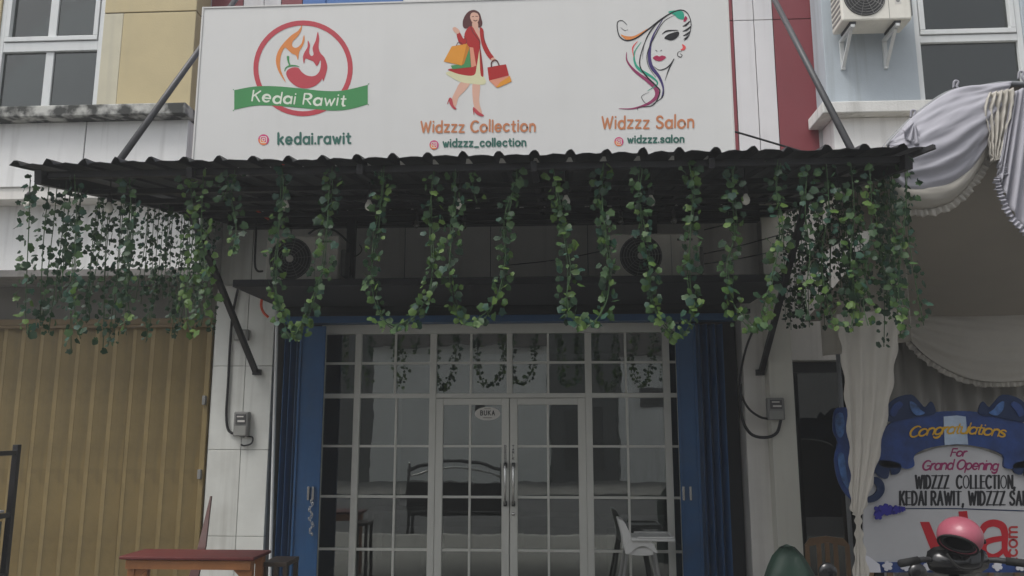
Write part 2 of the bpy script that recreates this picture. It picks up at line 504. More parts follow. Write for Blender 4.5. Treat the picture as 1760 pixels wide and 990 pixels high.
# cladding panels of the upper floor, by their joints
def clad(px0, px1, m, z0=4.42, z1=9.0, py=130):
    xa, xb = P(px0, py, 8.38).x + 0.004, P(px1, py, 8.38).x - 0.004
    zz = [z0, P(1300, 36, 8.38).z, z1]
    for k in range(2):
        box('cladding_panel', xa, xb, 8.36, 8.425, zz[k] + 0.004, zz[k + 1] - 0.004, m, Cs, 0.004)
clad(1333, 1413, M_RED); clad(1300, 1333, M_CLADW); clad(1264, 1300, M_CLADW); clad(1180, 1264, M_RED)
clad(690, 1180, M_CLADW); clad(556, 690, M_CLADB); clad(515, 556, M_CLADB); clad(478, 515, M_RED); clad(448, 478, M_CLADW); clad(412, 448, M_CLADW); clad(330, 412, M_RED)
# ground floor masonry
XP0, XP1 = -3.755, -3.09
zt = 3.06
for (a, b_) in ((XP0, P(418, 700, 8.7).x), (P(418, 700, 8.7).x, XP1)):
    zs = [0.0, P(420, 922, 8.7).z, P(420, 773, 8.7).z, P(420, 629, 8.7).z, 3.42]
    for k in range(4):
        box('pillar_panel', a + 0.003, b_ - 0.003, 8.70, 8.76, zs[k] + 0.003, zs[k + 1] - 0.003, M_PILLAR, Cs, 0.004)
MB().box(XP0 + 0.004, XP1 - 0.008, 8.709, 9.3, 0, 3.41).build('pillar', mat('grout', (0.33, 0.33, 0.31), 0.9), Cs)
XQ0, XQ1, XQ2 = 1.96, P(1321, 640, 8.6).x, P(1363, 640, 8.6).x
MB().box(XQ0, XQ1 + 0.001, 8.76, 9.3, 0, 3.42, 0.004).build('pillar', M_GREYW, Cs)
MB().box(XQ1 + 0.002, XQ2, 8.60, 9.3, 0, 4.38, 0.006).build('pilaster', mat('cream_white_paint', (0.66, 0.65, 0.58), 0.7, 0.06, 1.5, streak=0.3, scol=(0.35, 0.33, 0.28)), Cs)
# lintel wall behind the air conditioners, in panels
xs = [XP0] + [P(a, 420, 8.74).x for a in (435, 500, 696, 843, 1010, 1200)] + [XQ1]
for k in range(len(xs) - 1):
    box('wall_panel', xs[k] + 0.004, xs[k + 1] - 0.004, 8.74, 8.80, 3.424, 4.40, M_GREYW if 1 < k else M_PILLAR, Cs, 0.004)
MB().box(XP0 + .01, XQ1 - .01, 8.752, 9.3, 3.424, 4.39).build('lintel', M_SEAL, Cs)
MB().box(XP1 + 0.001, XQ0 - 0.001, 8.95, 9.3, 3.06, 3.42).build('lintel', M_DARK, Cs)
# dark ledge that carries the air conditioners
MB().box(-3.06, 2.06, 7.42, 8.735, 3.17, 3.24, 0.006).build('ledge', M_DARKBOARD, Cs)
MB().box(-3.05, 2.05, 8.70, 8.94, 3.062, 3.108).build('gate_housing', M_DARKBOARD, Cs)
# interior shell
MB().box(-3.05, 1.95, 9.3, 16, 0.0, 0.012).build('shop_floor', mat('shop_tile', (0.35, 0.34, 0.31), 0.3, 0.08), Cs)
M_ROOM = mat('room_wall', (0.20, 0.20, 0.185), 0.9, 0.1, 1.0)
MB().box(-3.05, 1.95, 16.0, 16.1, 0.0, 3.4).build('room_wall', M_ROOM, Cs)
MB().box(-3.15, -3.051, 9.31, 16.1, 0.0, 3.4).build('room_wall', M_ROOM, Cs)
MB().box(1.951, 2.05, 9.31, 16.1, 0.0, 3.4).build('room_wall', M_ROOM, Cs)
MB().box(-3.05, 1.95, 9.31, 15.99, 3.3, 3.4).build('room_ceiling', M_ROOM, Cs)

# ---------- glass front
GX0, GX1 = -2.634, 1.330
Zs = [P(876, y, 9).z for y in (1034, 946, 854.5, 767, 680, 623.5, 573)]
YG = 9.0
MB().box(GX0 - 0.45, GX0 - 0.001, YG + 0.02, YG + 0.1, 0, 3.05).build('gap_fill', M_DARKBOARD, Cs)  # near-black panels paint in the darkness of the gaps beside the gates
MB().box(GX1 + 0.001, GX1 + 0.62, YG + 0.02, YG + 0.1, 0, 3.05).build('gap_fill', M_DARKBOARD, Cs)
def member(nm, x0, x1, z0, z1, par, y0=YG - 0.03, y1=YG + 0.05, m=M_ALUG):
    return box(nm, x0, x1, y0, y1, z0, z1, m, par, 0.003)
# head, transom and mullions of the fixed frame
member('head_rail', GX0, GX1, Zs[6], 3.0, Cs, YG - 0.045, YG + 0.06)
ML = [P(x, 700, 9).x for x in (558, 615, 743, 1010, 1150, 1168)]
mull_x = [GX0 + 0.02, P(614, 700, 9).x, P(744, 700, 9).x, P(1012, 700, 9).x, P(1147, 700, 9).x, GX1 - 0.02]
for i, mx in enumerate(mull_x):
    w = 0.02 if i in (0, 5) else 0.036
    member('mullion', mx - w, mx + w, 0.0, Zs[6] - 0.001, Cs)
DC = P(876, 700, 9).x
member('mullion', DC - 0.03, DC + 0.03, Zs[4] + 0.0265, Zs[6] - 0.001, Cs)
def span(i):
    w0 = 0.02 if i == 0 else 0.036
    w1 = 0.02 if i + 1 == 5 else 0.036
    return mull_x[i] + w0 + 0.001, mull_x[i + 1] - w1 - 0.001
for i in range(5):
    a, b_ = span(i)
    member('transom', a, b_, Zs[4] - 0.025, Zs[4] + 0.025, Cs, YG - 0.028, YG + 0.048)
def glazed(par, x0, x1, zlist, vbars, nm='window'):
    """a glazed field: panes behind thin muntins"""
    w = thing(nm, None, None, (x0, YG, zlist[0])); w.parent = par; w.location = Vector((x0, YG, zlist[0])) - org(par)
    xl = [x0] + vbars + [x1]
    for a in vbars:
        MB().box(a - 0.012, a + 0.012, YG - 0.016, YG + 0.03, zlist[0], zlist[-1], 0.003).build('muntin', M_ALUG, w)
    for z in zlist[1:-1]:
        for k in range(len(xl) - 1):
            MB().box(xl[k] + (0.013 if k else 0), xl[k + 1] - (0.013 if k + 1 < len(xl) - 1 else 0), YG - 0.015, YG + 0.029, z - 0.013, z + 0.013, 0.003).build('muntin', M_ALUG, w)
    for k in range(len(xl) - 1):
        for j in range(len(zlist) - 1):
            o = MB().box(xl[k] + 0.001, xl[k + 1] - 0.001, -0.003, 0.003, zlist[j] + 0.001, zlist[j + 1] - 0.001).build('pane', M_GLASS, None)
            # every pane sits a hair out of true, as real glazing does
            cx, cz = (xl[k] + xl[k + 1]) / 2, (zlist[j] + zlist[j + 1]) / 2
            o.data.transform(Matrix.Translation((-cx, 0, -cz)))
            o.parent = w
            o.location = Vector((cx, YG + 0.008, cz)) - org(w)
            o.rotation_euler = (rnd.uniform(-1, 1) * R(0.12), 0, rnd.uniform(-1, 1) * R(0.12))
            ORG[o.name] = Vector((cx, YG, cz))
    return w
lo = [0.08] + [z for z in Zs[1:4]] + [Zs[4] - 0.026]
up = [Zs[4] + 0.026, Zs[5], Zs[6] - 0.001]
def mid(i):
    a, b_ = span(i); return [(a + b_) / 2]
glazed(Cs, *span(0), lo, []); glazed(Cs, *span(0), up, [])
glazed(Cs, *span(1), lo, [P(680, 760, 9).x]); glazed(Cs, *span(1), up, [P(680, 620, 9).x])
a, b_ = span(2)
glazed(Cs, a, DC - 0.031, up, [P(810, 620, 9).x]); glazed(Cs, DC + 0.031, b_, up, [P(942, 620, 9).x])
glazed(Cs, *span(3), lo, [P(1079, 760, 9).x]); glazed(Cs, *span(3), up, [P(1075, 620, 9).x])
glazed(Cs, *span(4), lo, []); glazed(Cs, *span(4), up, [])
for i in (0, 1, 3, 4):
    aa, bb = span(i)
    member('sill_rail', aa, bb, 0.0, 0.079, Cs)
# two door leaves
def door(x0, x1, vb, hx, side):
    d = thing('door', None, None, (x0, YG, 0)); d.parent = Cs; d.location = Vector((x0, YG, 0)) - org(Cs)
    zt_ = Zs[4] - 0.03
    st = 0.082
    y0, y1 = YG - 0.025, YG + 0.04
    for nm, q in (('stile', (x0, x0 + st, 0.01, zt_)), ('stile', (x1 - st, x1, 0.01, zt_)), ('rail', (x0 + st + .001, x1 - st - .001, zt_ - 0.07, zt_)), ('rail', (x0 + st + .001, x1 - st - .001, 0.01, 0.12))):
        box(nm, q[0], q[1], y0, y1, q[2], q[3], M_ALUG, d, 0.004)
    zl = [0.121] + [z for z in Zs[1:4]] + [zt_ - 0.071]
    xa, xb = x0 + st + .001, x1 - st - .001
    MB().box(vb - 0.012, vb + 0.012, YG - 0.016, YG + 0.03, zl[0], zl[-1], 0.003).build('muntin', M_ALUG, d)
    for z in zl[1:-1]:
        for (p, q) in ((xa, vb - .013), (vb + .013, xb)):
            MB().box(p, q, YG - 0.015, YG + 0.029, z - 0.013, z + 0.013, 0.003).build('muntin', M_ALUG, d)
    for (p, q) in ((xa, vb), (vb, xb)):
        for j in range(4):
            o = MB().box(p + .001, q - .001, YG + 0.005, YG + 0.011, zl[j] + .001, zl[j + 1] - .001).build('pane', M_GLASS, d)
    zc = P(876, 832, 9).z
    h = MB().tube([(hx, y0 - 0.002, zc + 0.2), (hx, y0 - 0.055, zc + 0.2), (hx, y0 - 0.062, zc + 0.19), (hx, y0 - 0.062, zc - 0.19), (hx, y0 - 0.055, zc - 0.2), (hx, y0 - 0.002, zc - 0.2)], 0.012, 10).build('handle', M_CHROME, d, True)
    for s in (-1, 1):
        MB().box(hx - 0.018, hx + 0.018, y0 - 0.05, y0 - 0.001, zc + s * 0.2 - 0.028, zc + s * 0.2 + 0.028, 0.006).build('handle_mount', M_DARK, d)
    if side > 0:
        MB().lathe((hx - 0.004, y0 - 0.001, zc - 0.31), [(0.02, 0.0), (0.02, 0.008), (0.012, 0.012)], 'Y', 14).build('lock', M_CHROME, d, True)
    return d
dl = door(mull_x[2] + 0.038, DC - 0.004, P(808, 760, 9).x, DC - 0.044, -1)
dr = door(DC + 0.004, mull_x[3] - 0.038, P(942, 760, 9).x, DC + 0.044, 1)

# ---------- blue folding gate stacks
def blue_gate(label_side, xs_, lead):
    gt = thing('folding_gate', None, None, (xs_[0], 8.75, 0)); gt.parent = Cs; gt.location = Vector((xs_[0], 8.75, 0)) - org(Cs)
    n_ = len(xs_) - 1
    for k in range(n_):
        ya, yb = (8.83, 8.70) if k % 2 == 0 else (8.70, 8.83)
        MB().bar((xs_[k], ya, 1.48), (xs_[k + 1], yb, 1.48), 0.006, 2.94, (0, 0, 1)).build('slat', M_BLUE, gt)
    a, b_ = lead
    MB().box(a, b_, 8.672, 8.69, 0.02, 2.95, 0.005).build('lead_slat', M_BLUE, gt)
    for x in (a + 0.008, b_ - 0.008):
        MB().box(x - 0.012, x + 0.012, 8.655, 8.671, 0.02, 2.95, 0.004).build('lip', M_BLUE, gt)
    return gt
gl_ = blue_gate('l', [-3.0, -2.965, -2.93, -2.90, -2.865, -2.83, -2.79], (-2.785, P(553, 760, 8.68).x))
gr_ = blue_gate('r', [P(x, 760, 8.7).x for x in (1203, 1209, 1216, 1222, 1229, 1236, 1243, 1250)], (P(1167, 760, 8.68).x, P(1201, 760, 8.68).x))
MB().box(-3.0, 1.9, 8.66, 8.84, 2.985, 3.058, 0.005).build('gate_rail', M_BLUE, Cs)
def pulls(gt, pxs, py, yy=8.65):
    for px in pxs:
        q = P(px, py, yy)
        MB().box(q.x - 0.012, q.x + 0.012, yy - 0.012, yy + 0.02, q.z - 0.07, q.z + 0.07, 0.004).build('handle', M_CHROME, gt)
pulls(gl_, (530, 538), 848); pulls(gr_, (1175, 1187), 848)
# chain hanging from the left gate
q = P(535, 862, 8.64)
for k in range(16):
    a = k * 0.9
    cx = q.x + 0.018 * math.sin(k * 1.3) + (0.012 if k > 8 else 0)
    cz = q.z - 0.022 * k
    pts = [(cx + 0.011 * math.cos(t) * math.cos(a), 8.64 + 0.008 * math.cos(t) * math.sin(a), cz + 0.017 * math.sin(t)) for t in [i * math.pi / 4 for i in range(9)]]
    MB().tube(pts, 0.004, 5, False).build('chain_link', M_CHROME, gl_, True)

# ================================================================== RIGHT SHOPHOUSE
Rs = thing('blue_grey_shophouse', 'blue grey shophouse with stained ledge and dark window above the tent', 'building', (6, 8.4, 0))
X0 = P(1418, 110, 8).x
RW0, RW1 = P(1573, 60, 8).x, P(1760, 60, 8).x
RZ = P(1500, 182, 8).z
panel('wall_panel', X0, RW0 - 0.002, RZ + 0.004, 9.0, M_BLUEGREY, Rs)
panel('wall_panel', RW1 + 0.002, 13, RZ + 0.004, 9.0, M_BLUEGREY, Rs)
MB().box(X0 - 0.1, 13, 7.86, 8.34, RZ - 0.12, RZ, 0.01).build('ledge', M_LEDGE_R, Rs)
panel('wall_panel', X0 + 0.04, 13, 4.37, RZ - 0.123, M_WHITE, Rs)
MB().box(X0 + 0.01, 13, 8.342, 14.5, 4.37, 9.0).build('upper_floor', M_LAVENDER, Rs)
window(Rs, RW0, RW1, RZ + 0.002, 9.0, P(1650, 70, 8).z, P(1650, 58, 8).z, [], 8.02)
XD0, XD1 = XQ2 + 0.004, 3.3
box('wall', XD0, 3.35, 8.74, 9.2, P(1400, 619, 8.74).z, 4.36, M_GREYW, Rs, 0.004)
MB().box(3.352, 13, 8.74, 9.2, 0, 4.36).build('wall', M_GREYW, Rs)
MB().box(XD0, 3.35, 9.0, 9.05, 0, P(1400, 619, 8.74).z - 0.002).build('door_glass', glass_mat('dark_door_glass', (0.10, 0.11, 0.11), 0.9), Rs)
MB().box(XD0, 3.35, 8.95, 8.99, P(1400, 640, 8.95).z, P(1400, 619, 8.74).z - 0.002).build('door_rail', M_DARK, Rs)
MB().box(XD0, 13, 9.6, 14, 0, 4.3).build('room', M_DARK, Rs)
# ================================================================== CANOPY
CX0, CX1 = -3.72, 2.40
YF, YB = 5.30, 8.62
def cz(y): return 3.655 + 0.168 * (y - YF)                     # underside of the sheet
Ca = thing('canopy', 'black corrugated canopy on steel beams projecting over the shopfront', 'canopy', (-0.66, YB, 0))
# corrugated sheet: narrow ribs, wide pans; the front edge is a little ragged
prof = []
nrib = 26
pit = (CX1 - CX0 + 0.16) / nrib
for i in range(nrib):
    x = CX0 - 0.08 + i * pit
    for dx, dz in ((0, 0), (0.012, 0.020), (0.026, 0.034), (0.044, 0.034), (0.058, 0.020), (0.070, 0.0), (0.115, 0.007), (0.160, 0.009), (0.205, 0.003)):
        prof.append((x + dx, dz))
v, f = [], []
rows = [0, 0.12, 0.4, 1.0, 1.7, 2.4, YB - YF + 0.155]
np_ = len(prof)
for j, dy in enumerate(rows):
    for i, (x, dz) in enumerate(prof):
        rib = i // 9
        jit = (noise.noise(Vector((rib * 1.7, 3.1, 0))) * 0.03 + noise.noise(Vector((i * 0.31, 0.7, 2))) * 0.012) if j == 0 else 0
        lift = noise.noise(Vector((x * 0.9, dy, 5))) * 0.01 + (noise.noise(Vector((i * 0.5, 9, 1))) * 0.014 if j == 0 else 0)
        v.append((x, YF - 0.05 + dy + jit, cz(YF + dy) + 0.006 + dz + lift))
for j in range(len(rows) - 1):
    for i in range(np_ - 1):
        a = j * np_ + i
        f.append((a, a + 1, a + np_ + 1, a + np_))
o = raw('roof_sheet', v, f, M_ROOF, Ca)
sm = o.modifiers.new('thickness', 'SOLIDIFY'); sm.thickness = 0.004; sm.offset = 1
def sloped(nm, x, w, h, y0=YF + 0.02, y1=YB, drop=0.012):
    MB().bar((x, y0, cz(y0) - drop - h / 2), (x, y1, cz(y1) - drop - h / 2), w, h).build(nm, M_STEELK, Ca)
for x in (CX0 + 0.08, CX1 - 0.06):
    sloped('side_beam', x, 0.05, 0.10)
for x in (-2.55, -1.35, -0.15, 1.05):
    sloped('rafter', x, 0.04, 0.07)
for k, y in enumerate((YF + 0.10, 5.95, 6.6, 7.25, 7.9, YB - 0.06)):
    hh = 0.05 if k in (0, 5) else 0.04
    MB().box(CX0 + 0.11, CX1 - 0.09, y - 0.025, y + 0.025, cz(y) - 0.016 - hh - (0.0 if k == 0 else 0.06), cz(y) - 0.016 - (0.0 if k == 0 else 0.06), 0.004).build('purlin', M_STEELK, Ca)
# wall plate at the back, posts down to the ledge
MB().box(CX0 + 0.06, CX1 - 0.05, YB + 0.005, 8.735, cz(YB) - 0.16, cz(YB) + 0.02, 0.005).build('wall_plate', M_STEELK, Ca)
for px in (606, 1121):
    x = P(px, 400, 8.5).x
    MB().box(x - 0.045, x + 0.045, 8.42, 8.51, 3.242, cz(8.42) - 0.1, 0.005).build('post', M_STEELK, Ca)
# upper tie rods and lower braces
def rod(nm, p0, p1, r_): MB().tube([p0, p1], r_, 8).build(nm, mat('grey_galvanised_pipe', (0.06, 0.06, 0.065), 0.45, 0.15, 8), Ca, True)
for xx in (-3.33, 2.14):
    rod('tie_rod', (xx, 5.70, cz(5.70) + 0.03), (xx, 8.35, cz(5.7) + 0.03 + 1.255 * 2.65), 0.026)
    MB().box(xx - 0.05, xx + 0.05, 5.62, 5.78, cz(5.7) + 0.012, cz(5.7) + 0.045).build('rod_shoe', M_STEELK, Ca)
e = P(441, 640, 8.68)
MB().bar((-3.36, 7.05, cz(7.05) - 0.10), (e.x, 8.66, e.z), 0.05, 0.05).build('brace', M_STEELK, Ca)
MB().box(e.x - 0.03, e.x + 0.05, 8.63, 8.698, e.z - 0.03, e.z + 0.03).build('brace_foot', M_STEELK, Ca)
e = P(1309, 640, 8.70)
MB().bar((2.20, 7.05, cz(7.05) - 0.10), (e.x, 8.72, e.z), 0.05, 0.05).build('brace', M_STEELK, Ca)
MB().box(e.x - 0.05, e.x + 0.03, 8.69, 8.758, e.z - 0.03, e.z + 0.03).build('brace_foot', M_STEELK, Ca)
# spare dark pole that sticks out over the right corner
MB().bar(P(1560, 270, 5.36), P(1606, 252, 5.20), 0.03, 0.03).build('loose_bar', M_STEELK, Ca)

# ================================================================== flat print tools
def ribbon_geo(pts, ws, closed=False, caps=True):
    """2-D ribbon in photo pixels -> (verts, faces)"""
    n_ = len(pts)
    v, f = [], []
    for i, p in enumerate(pts):
        a = pts[(i - 1) % n_] if (closed or i > 0) else p
        c = pts[(i + 1) % n_] if (closed or i < n_ - 1) else p
        d = Vector((c[0] - a[0], c[1] - a[1]))
        d = d.normalized() if d.length > 1e-9 else Vector((1, 0))
        nn = Vector((-d.y, d.x))
        w = ws[i] / 2
        v += [(p[0] + nn.x * w, p[1] + nn.y * w), (p[0] - nn.x * w, p[1] - nn.y * w)]
    for i in range(n_ if closed else n_ - 1):
        a, b_ = 2 * i, 2 * ((i + 1) % n_)
        f.append((a, b_, b_ + 1, a + 1))
    if caps and not closed:
        for i, j, sgn in ((0, 1, -1), (n_ - 1, n_ - 2, 1)):
            p = Vector(pts[i][:2]); q = Vector(pts[j][:2])
            d = (p - q).normalized() if (p - q).length > 1e-9 else Vector((1, 0))
            nn = Vector((-d.y, d.x))
            w = ws[i] / 2
            k0 = len(v)
            v.append((p.x, p.y))
            for s in range(7):
                t = math.pi * s / 6 - math.pi / 2
                v.append((p.x + (d.x * math.cos(t) + nn.x * math.sin(t)) * w, p.y + (d.y * math.cos(t) + nn.y * math.sin(t)) * w))
            f += [(k0, k0 + 1 + s, k0 + 2 + s) for s in range(6)]
    return v, f

class Print:
    """flat print on an upright panel at depth Y; every layer lies a hair in front of the one below"""
    def __init__(s, Y, parent, cx=lambda x: x, cy=lambda y: y, gap=0.000004):
        s.Y, s.par, s.cx, s.cy, s.k, s.gap = Y, parent, cx, cy, 0, gap
        s.mb = None
    def pt(s, x, y):
        return P(s.cx(x), s.cy(y), s.Y) + Vector((0, -s.gap * s.k, 0))
    def _emit(s, v, f):
        s.k += 1
        s.mb.add([s.pt(*a) for a in v], f)
    def begin(s):
        s.mb = MB(); s.k += 12
        return s
    def end(s, name, m):
        o = raw(name, s.mb.v, s.mb.f, m, s.par)
        s.mb = None
        return o
    def fill(s, pts, sm=5):
        q = smooth_pts([Vector((a, b_, 0)) for a, b_ in pts], sm, True) if sm else [Vector((a, b_, 0)) for a, b_ in pts]
        tri = tessellate_polygon([q])
        s._emit([(a.x, a.y) for a in q], [tuple(t) for t in tri])
    def ell(s, cx, cy, rx, ry, n_=24, rot=0.0):
        c, d = math.cos(rot), math.sin(rot)
        p = [(cx + rx * math.cos(t) * c - ry * math.sin(t) * d, cy + rx * math.cos(t) * d + ry * math.sin(t) * c) for t in [2 * math.pi * i / n_ for i in range(n_)]]
        s._emit(p, [tuple(range(n_))])
    def ring(s, cx, cy, rx, ry, w, n_=56):
        p = [(cx + rx * math.cos(t), cy + ry * math.sin(t)) for t in [2 * math.pi * i / n_ for i in range(n_)]]
        v, f = ribbon_geo(p, [w] * n_, True)
        s._emit(v, f)
    def stroke(s, pts, w, w0=None, w1=None, sm=6):
        q = smooth_pts([Vector((a, b_, 0)) for a, b_ in pts], sm) if sm and len(pts) > 2 else [Vector((a, b_, 0)) for a, b_ in pts]
        n_ = len(q)
        w0 = w if w0 is None else w0
        w1 = w if w1 is None else w1
        ws = []
        for i in range(n_):
            t = i / max(1, n_ - 1)
            ws.append(w0 + (w - w0) * min(1, t * 2.2) if t < 0.5 else w1 + (w - w1) * min(1, (1 - t) * 2.2))
        v, f = ribbon_geo([(a.x, a.y) for a in q], ws)
        s._emit(v, f)

def _arc(cx, cy, rx, ry, a0, a1, n_=14):
    return [(cx + rx * math.cos(R(a0 + (a1 - a0) * i / n_)), cy + ry * math.sin(R(a0 + (a1 - a0) * i / n_))) for i in range(n_ + 1)]
GL = {
 'a': (.8, [_arc(.4, .5, .4, .5, 0, 360, 20), [(.8, 1), (.8, 0)]]),
 'c': (.74, [_arc(.42, .5, .42, .5, 45, 315)]),
 'd': (.8, [_arc(.4, .5, .4, .5, 0, 360, 20), [(.8, 1.6), (.8, 0)]]),
 'e': (.8, [[(.03, .5), (.79, .5)], _arc(.4, .5, .4, .5, 0, 315)]),
 'g': (.8, [_arc(.4, .5, .4, .5, 0, 360, 20), [(.8, 1), (.8, -.1)], _arc(.4, -.1, .4, .4, 0, -150)]),
 'i': (.02, [[(0, 1), (0, 0)], [(0, 1.42), (0, 1.44)]]),
 'k': (.66, [[(0, 1.6), (0, 0)], [(.6, 1), (.02, .42)], [(.22, .6), (.66, 0)]]),
 'l': (.02, [[(0, 1.6), (0, 0)]]),
 'm': (1.2, [[(0, 1), (0, 0)], [(0, .6)] + _arc(.3, .65, .3, .35, 170, 0) + [(.6, 0)], [(.6, .6)] + _arc(.9, .65, .3, .35, 170, 0) + [(1.2, 0)]]),
 'n': (.7, [[(0, 1), (0, 0)], [(0, .55)] + _arc(.35, .6, .35, .4, 170, 0) + [(.7, 0)]]),
 'o': (.9, [_arc(.45, .5, .45, .5, 0, 360, 20)]),
 'p': (.8, [[(0, 1), (0, -.5)], _arc(.4, .5, .4, .5, 0, 360, 20)]),
 'r': (.42, [[(0, 1), (0, 0)], _arc(.4, .55, .4, .45, 180, 75)]),
 's': (.62, [[(.58, .84), (.45, .98), (.2, 1), (.03, .85), (.06, .66), (.3, .53), (.55, .4), (.62, .2), (.48, .03), (.2, 0), (0, .14)]]),
 't': (.5, [[(.22, 1.42), (.22, .25), (.32, .03), (.5, .04)], [(0, 1), (.48, 1)]]),
 'u': (.7, [[(0, 1), (0, .4), (.1, .1), (.35, 0), (.6, .1), (.7, .4)], [(.7, 1), (.7, 0)]]),
 'w': (1.04, [[(0, 1), (.28, 0)], [(.28, 0), (.52, .85)], [(.52, .85), (.76, 0)], [(.76, 0), (1.04, 1)]]),
 'z': (.66, [[(0, 1), (.64, 1)], [(.64, 1), (0, 0)], [(0, 0), (.66, 0)]]),
 '_': (.7, [[(0, -.15), (.7, -.15)]]), '.': (.02, [[(0, .02), (0, .04)]]), ',': (.08, [[(.05, .08), (-.03, -.25)]]), ' ': (.25, []),
 'A': (.9, [[(0, 0), (.45, 1.5)], [(.45, 1.5), (.9, 0)], [(.17, .5), (.73, .5)]]),
 'B': (.75, [[(0, 0), (0, 1.5)], [(0, 1.5), (.35, 1.5)] + _arc(.35, 1.15, .35, .35, 90, -90) + [(0, .8)], [(0, .8), (.37, .8)] + _arc(.37, .4, .38, .4, 90, -90) + [(0, 0)]]),
 'C': (.95, [_arc(.6, .75, .6, .75, 50, 310, 18)]),
 'D': (.85, [[(0, 0), (0, 1.5)], [(0, 1.5), (.25, 1.5)] + _arc(.25, .75, .6, .75, 90, -90) + [(0, 0)]]),
 'E': (.7, [[(0, 0), (0, 1.5)], [(0, 1.5), (.7, 1.5)], [(0, .78), (.6, .78)], [(0, 0), (.7, 0)]]),
 'F': (.7, [[(0, 0), (0, 1.5)], [(0, 1.5), (.75, 1.5)], [(0, .78), (.6, .78)]]),
 'G': (1.05, [_arc(.6, .75, .6, .75, 50, 330, 18), [(.65, .65), (1.12, .65)], [(1.12, .65), (1.12, .1)]]),
 'I': (.02, [[(0, 0), (0, 1.5)]]),
 'K': (.8, [[(0, 1.5), (0, 0)], [(.75, 1.5), (.02, .65)], [(.25, .9), (.8, 0)]]),
 'L': (.65, [[(0, 1.5), (0, 0)], [(0, 0), (.65, 0)]]),
 'N': (.85, [[(0, 0), (0, 1.5)], [(0, 1.5), (.85, 0)], [(.85, 0), (.85, 1.5)]]),
 'O': (1.15, [_arc(.58, .75, .58, .75, 0, 360, 22)]),
 'R': (.8, [[(0, 0), (0, 1.5)], [(0, 1.5), (.35, 1.5)] + _arc(.35, 1.12, .4, .38, 90, -90) + [(0, .74)], [(.3, .74), (.82, 0)]]),
 'S': (.8, [[(.75, 1.25), (.6, 1.45), (.3, 1.5), (.06, 1.3), (.08, 1.0), (.35, .8), (.68, .6), (.8, .35), (.65, .08), (.35, 0), (.1, .08), (0, .25)]]),
 'T': (.85, [[(.42, 1.5), (.42, 0)], [(0, 1.5), (.85, 1.5)]]),
 'U': (.85, [[(0, 1.5), (0, .4), (.12, .1), (.42, 0), (.72, .1), (.85, .4), (.85, 1.5)]]),
 'W': (1.35, [[(0, 1.5), (.34, 0)], [(.34, 0), (.67, 1.3)], [(.67, 1.3), (1.0, 0)], [(1.0, 0), (1.35, 1.5)]]),
 'Z': (.85, [[(0, 1.5), (.82, 1.5)], [(.82, 1.5), (0, 0)], [(0, 0), (.85, 0)]]),
}
def write(pr, text, x0, x1, base, xh, w, name, m, gap=.34, skew=0.0, taper=1.0, serif=0.0, wob=0.0, bold_v=None):
    """strokes the text between x0 and x1; base(x) gives the baseline, xh the x-height, all in the print's own units"""
    tot = sum(GL[c][0] for c in text) + gap * (len(text) - 1)
    sx = (x1 - x0) / tot
    pr.begin()
    x = 0.0
    for i, c in enumerate(text):
        adv, strokes = GL[c]
        dy = wob * math.sin(i * 2.3)
        for st in strokes:
            q = []
            for a, b_ in st:
                X = x0 + (x + a + skew * b_) * sx
                q.append((X, base(X) - (b_ + dy) * xh))
            wd = w
            if bold_v:       # vertical strokes heavier than horizontal ones
                vx, vy = abs(q[-1][0] - q[0][0]), abs(q[-1][1] - q[0][1])
                wd = w * (bold_v if vy > vx * 0.5 else 1.0)
            pr.stroke(q, wd, wd * taper, wd * taper, 2 if len(q) > 4 else 0)
            if serif and len(st) == 2:
                for (a, b_) in q:
                    pr.stroke([(a - serif, b_), (a + serif, b_)], w * 0.7, None, None, 0)
        x += adv + gap
    return pr.end(name, m)

# ================================================================== SIGNBOARD
YS = 5.52
S0, S1 = P(339, 140, YS).x, P(1258.5, 140, YS).x
SZ0, SZ1 = 3.745, 4.965
Sb = thing('signboard', 'wide white signboard with three printed logos standing on the canopy', 'signboard', ((S0 + S1) / 2, YS + 0.1, cz(YS)))
M_SIGNW = mat('white_sign_vinyl', (0.675, 0.675, 0.66), 0.45, 0.03, 0.8, spec=0.35, streak=0.18, scol=(0.52, 0.52, 0.50), bump=0.5, bscale=1.6)
# vinyl skin with faint slack waves
v, f = [], []
nx, nz = 60, 16
for j in range(nz + 1):
    for i in range(nx + 1):
        x = S0 + 0.012 + (S1 - S0 - 0.024) * i / nx
        z = SZ0 + 0.012 + (SZ1 - SZ0 - 0.024) * j / nz
        v.append((x, YS + 0.002 + 0.0006 * noise.noise(Vector((x * 1.3, 0, z * 1.1))), z))
for j in range(nz):
    for i in range(nx):
        a = j * (nx + 1) + i
        f.append((a, a + 1, a + nx + 2, a + nx + 1))
raw('face', v, f, M_SIGNW, Sb, True)
M_SIGNF = mat('sign_frame', (0.62, 0.62, 0.60), 0.5, 0.05)
MB().box(S0, S0 + 0.012, YS - 0.004, YS + 0.17, SZ0, SZ1).build('frame', M_SIGNF, Sb)
MB().box(S1 - 0.012, S1, YS - 0.004, YS + 0.17, SZ0, SZ1).build('frame', M_SIGNF, Sb)
MB().box(S0 + .0121, S1 - .0121, YS - 0.003, YS + 0.17, SZ1 - 0.012, SZ1 - .0005).build('frame', M_SIGNF, Sb)
MB().box(S0 + .0121, S1 - .0121, YS - 0.003, YS + 0.17, SZ0, SZ0 + 0.012).build('frame', M_SIGNF, Sb)
MB().box(S0 + 0.013, S1 - 0.013, YS + 0.02, YS + 0.168, SZ0 + 0.013, SZ1 - 0.0125).build('back_box', M_ALU, Sb)
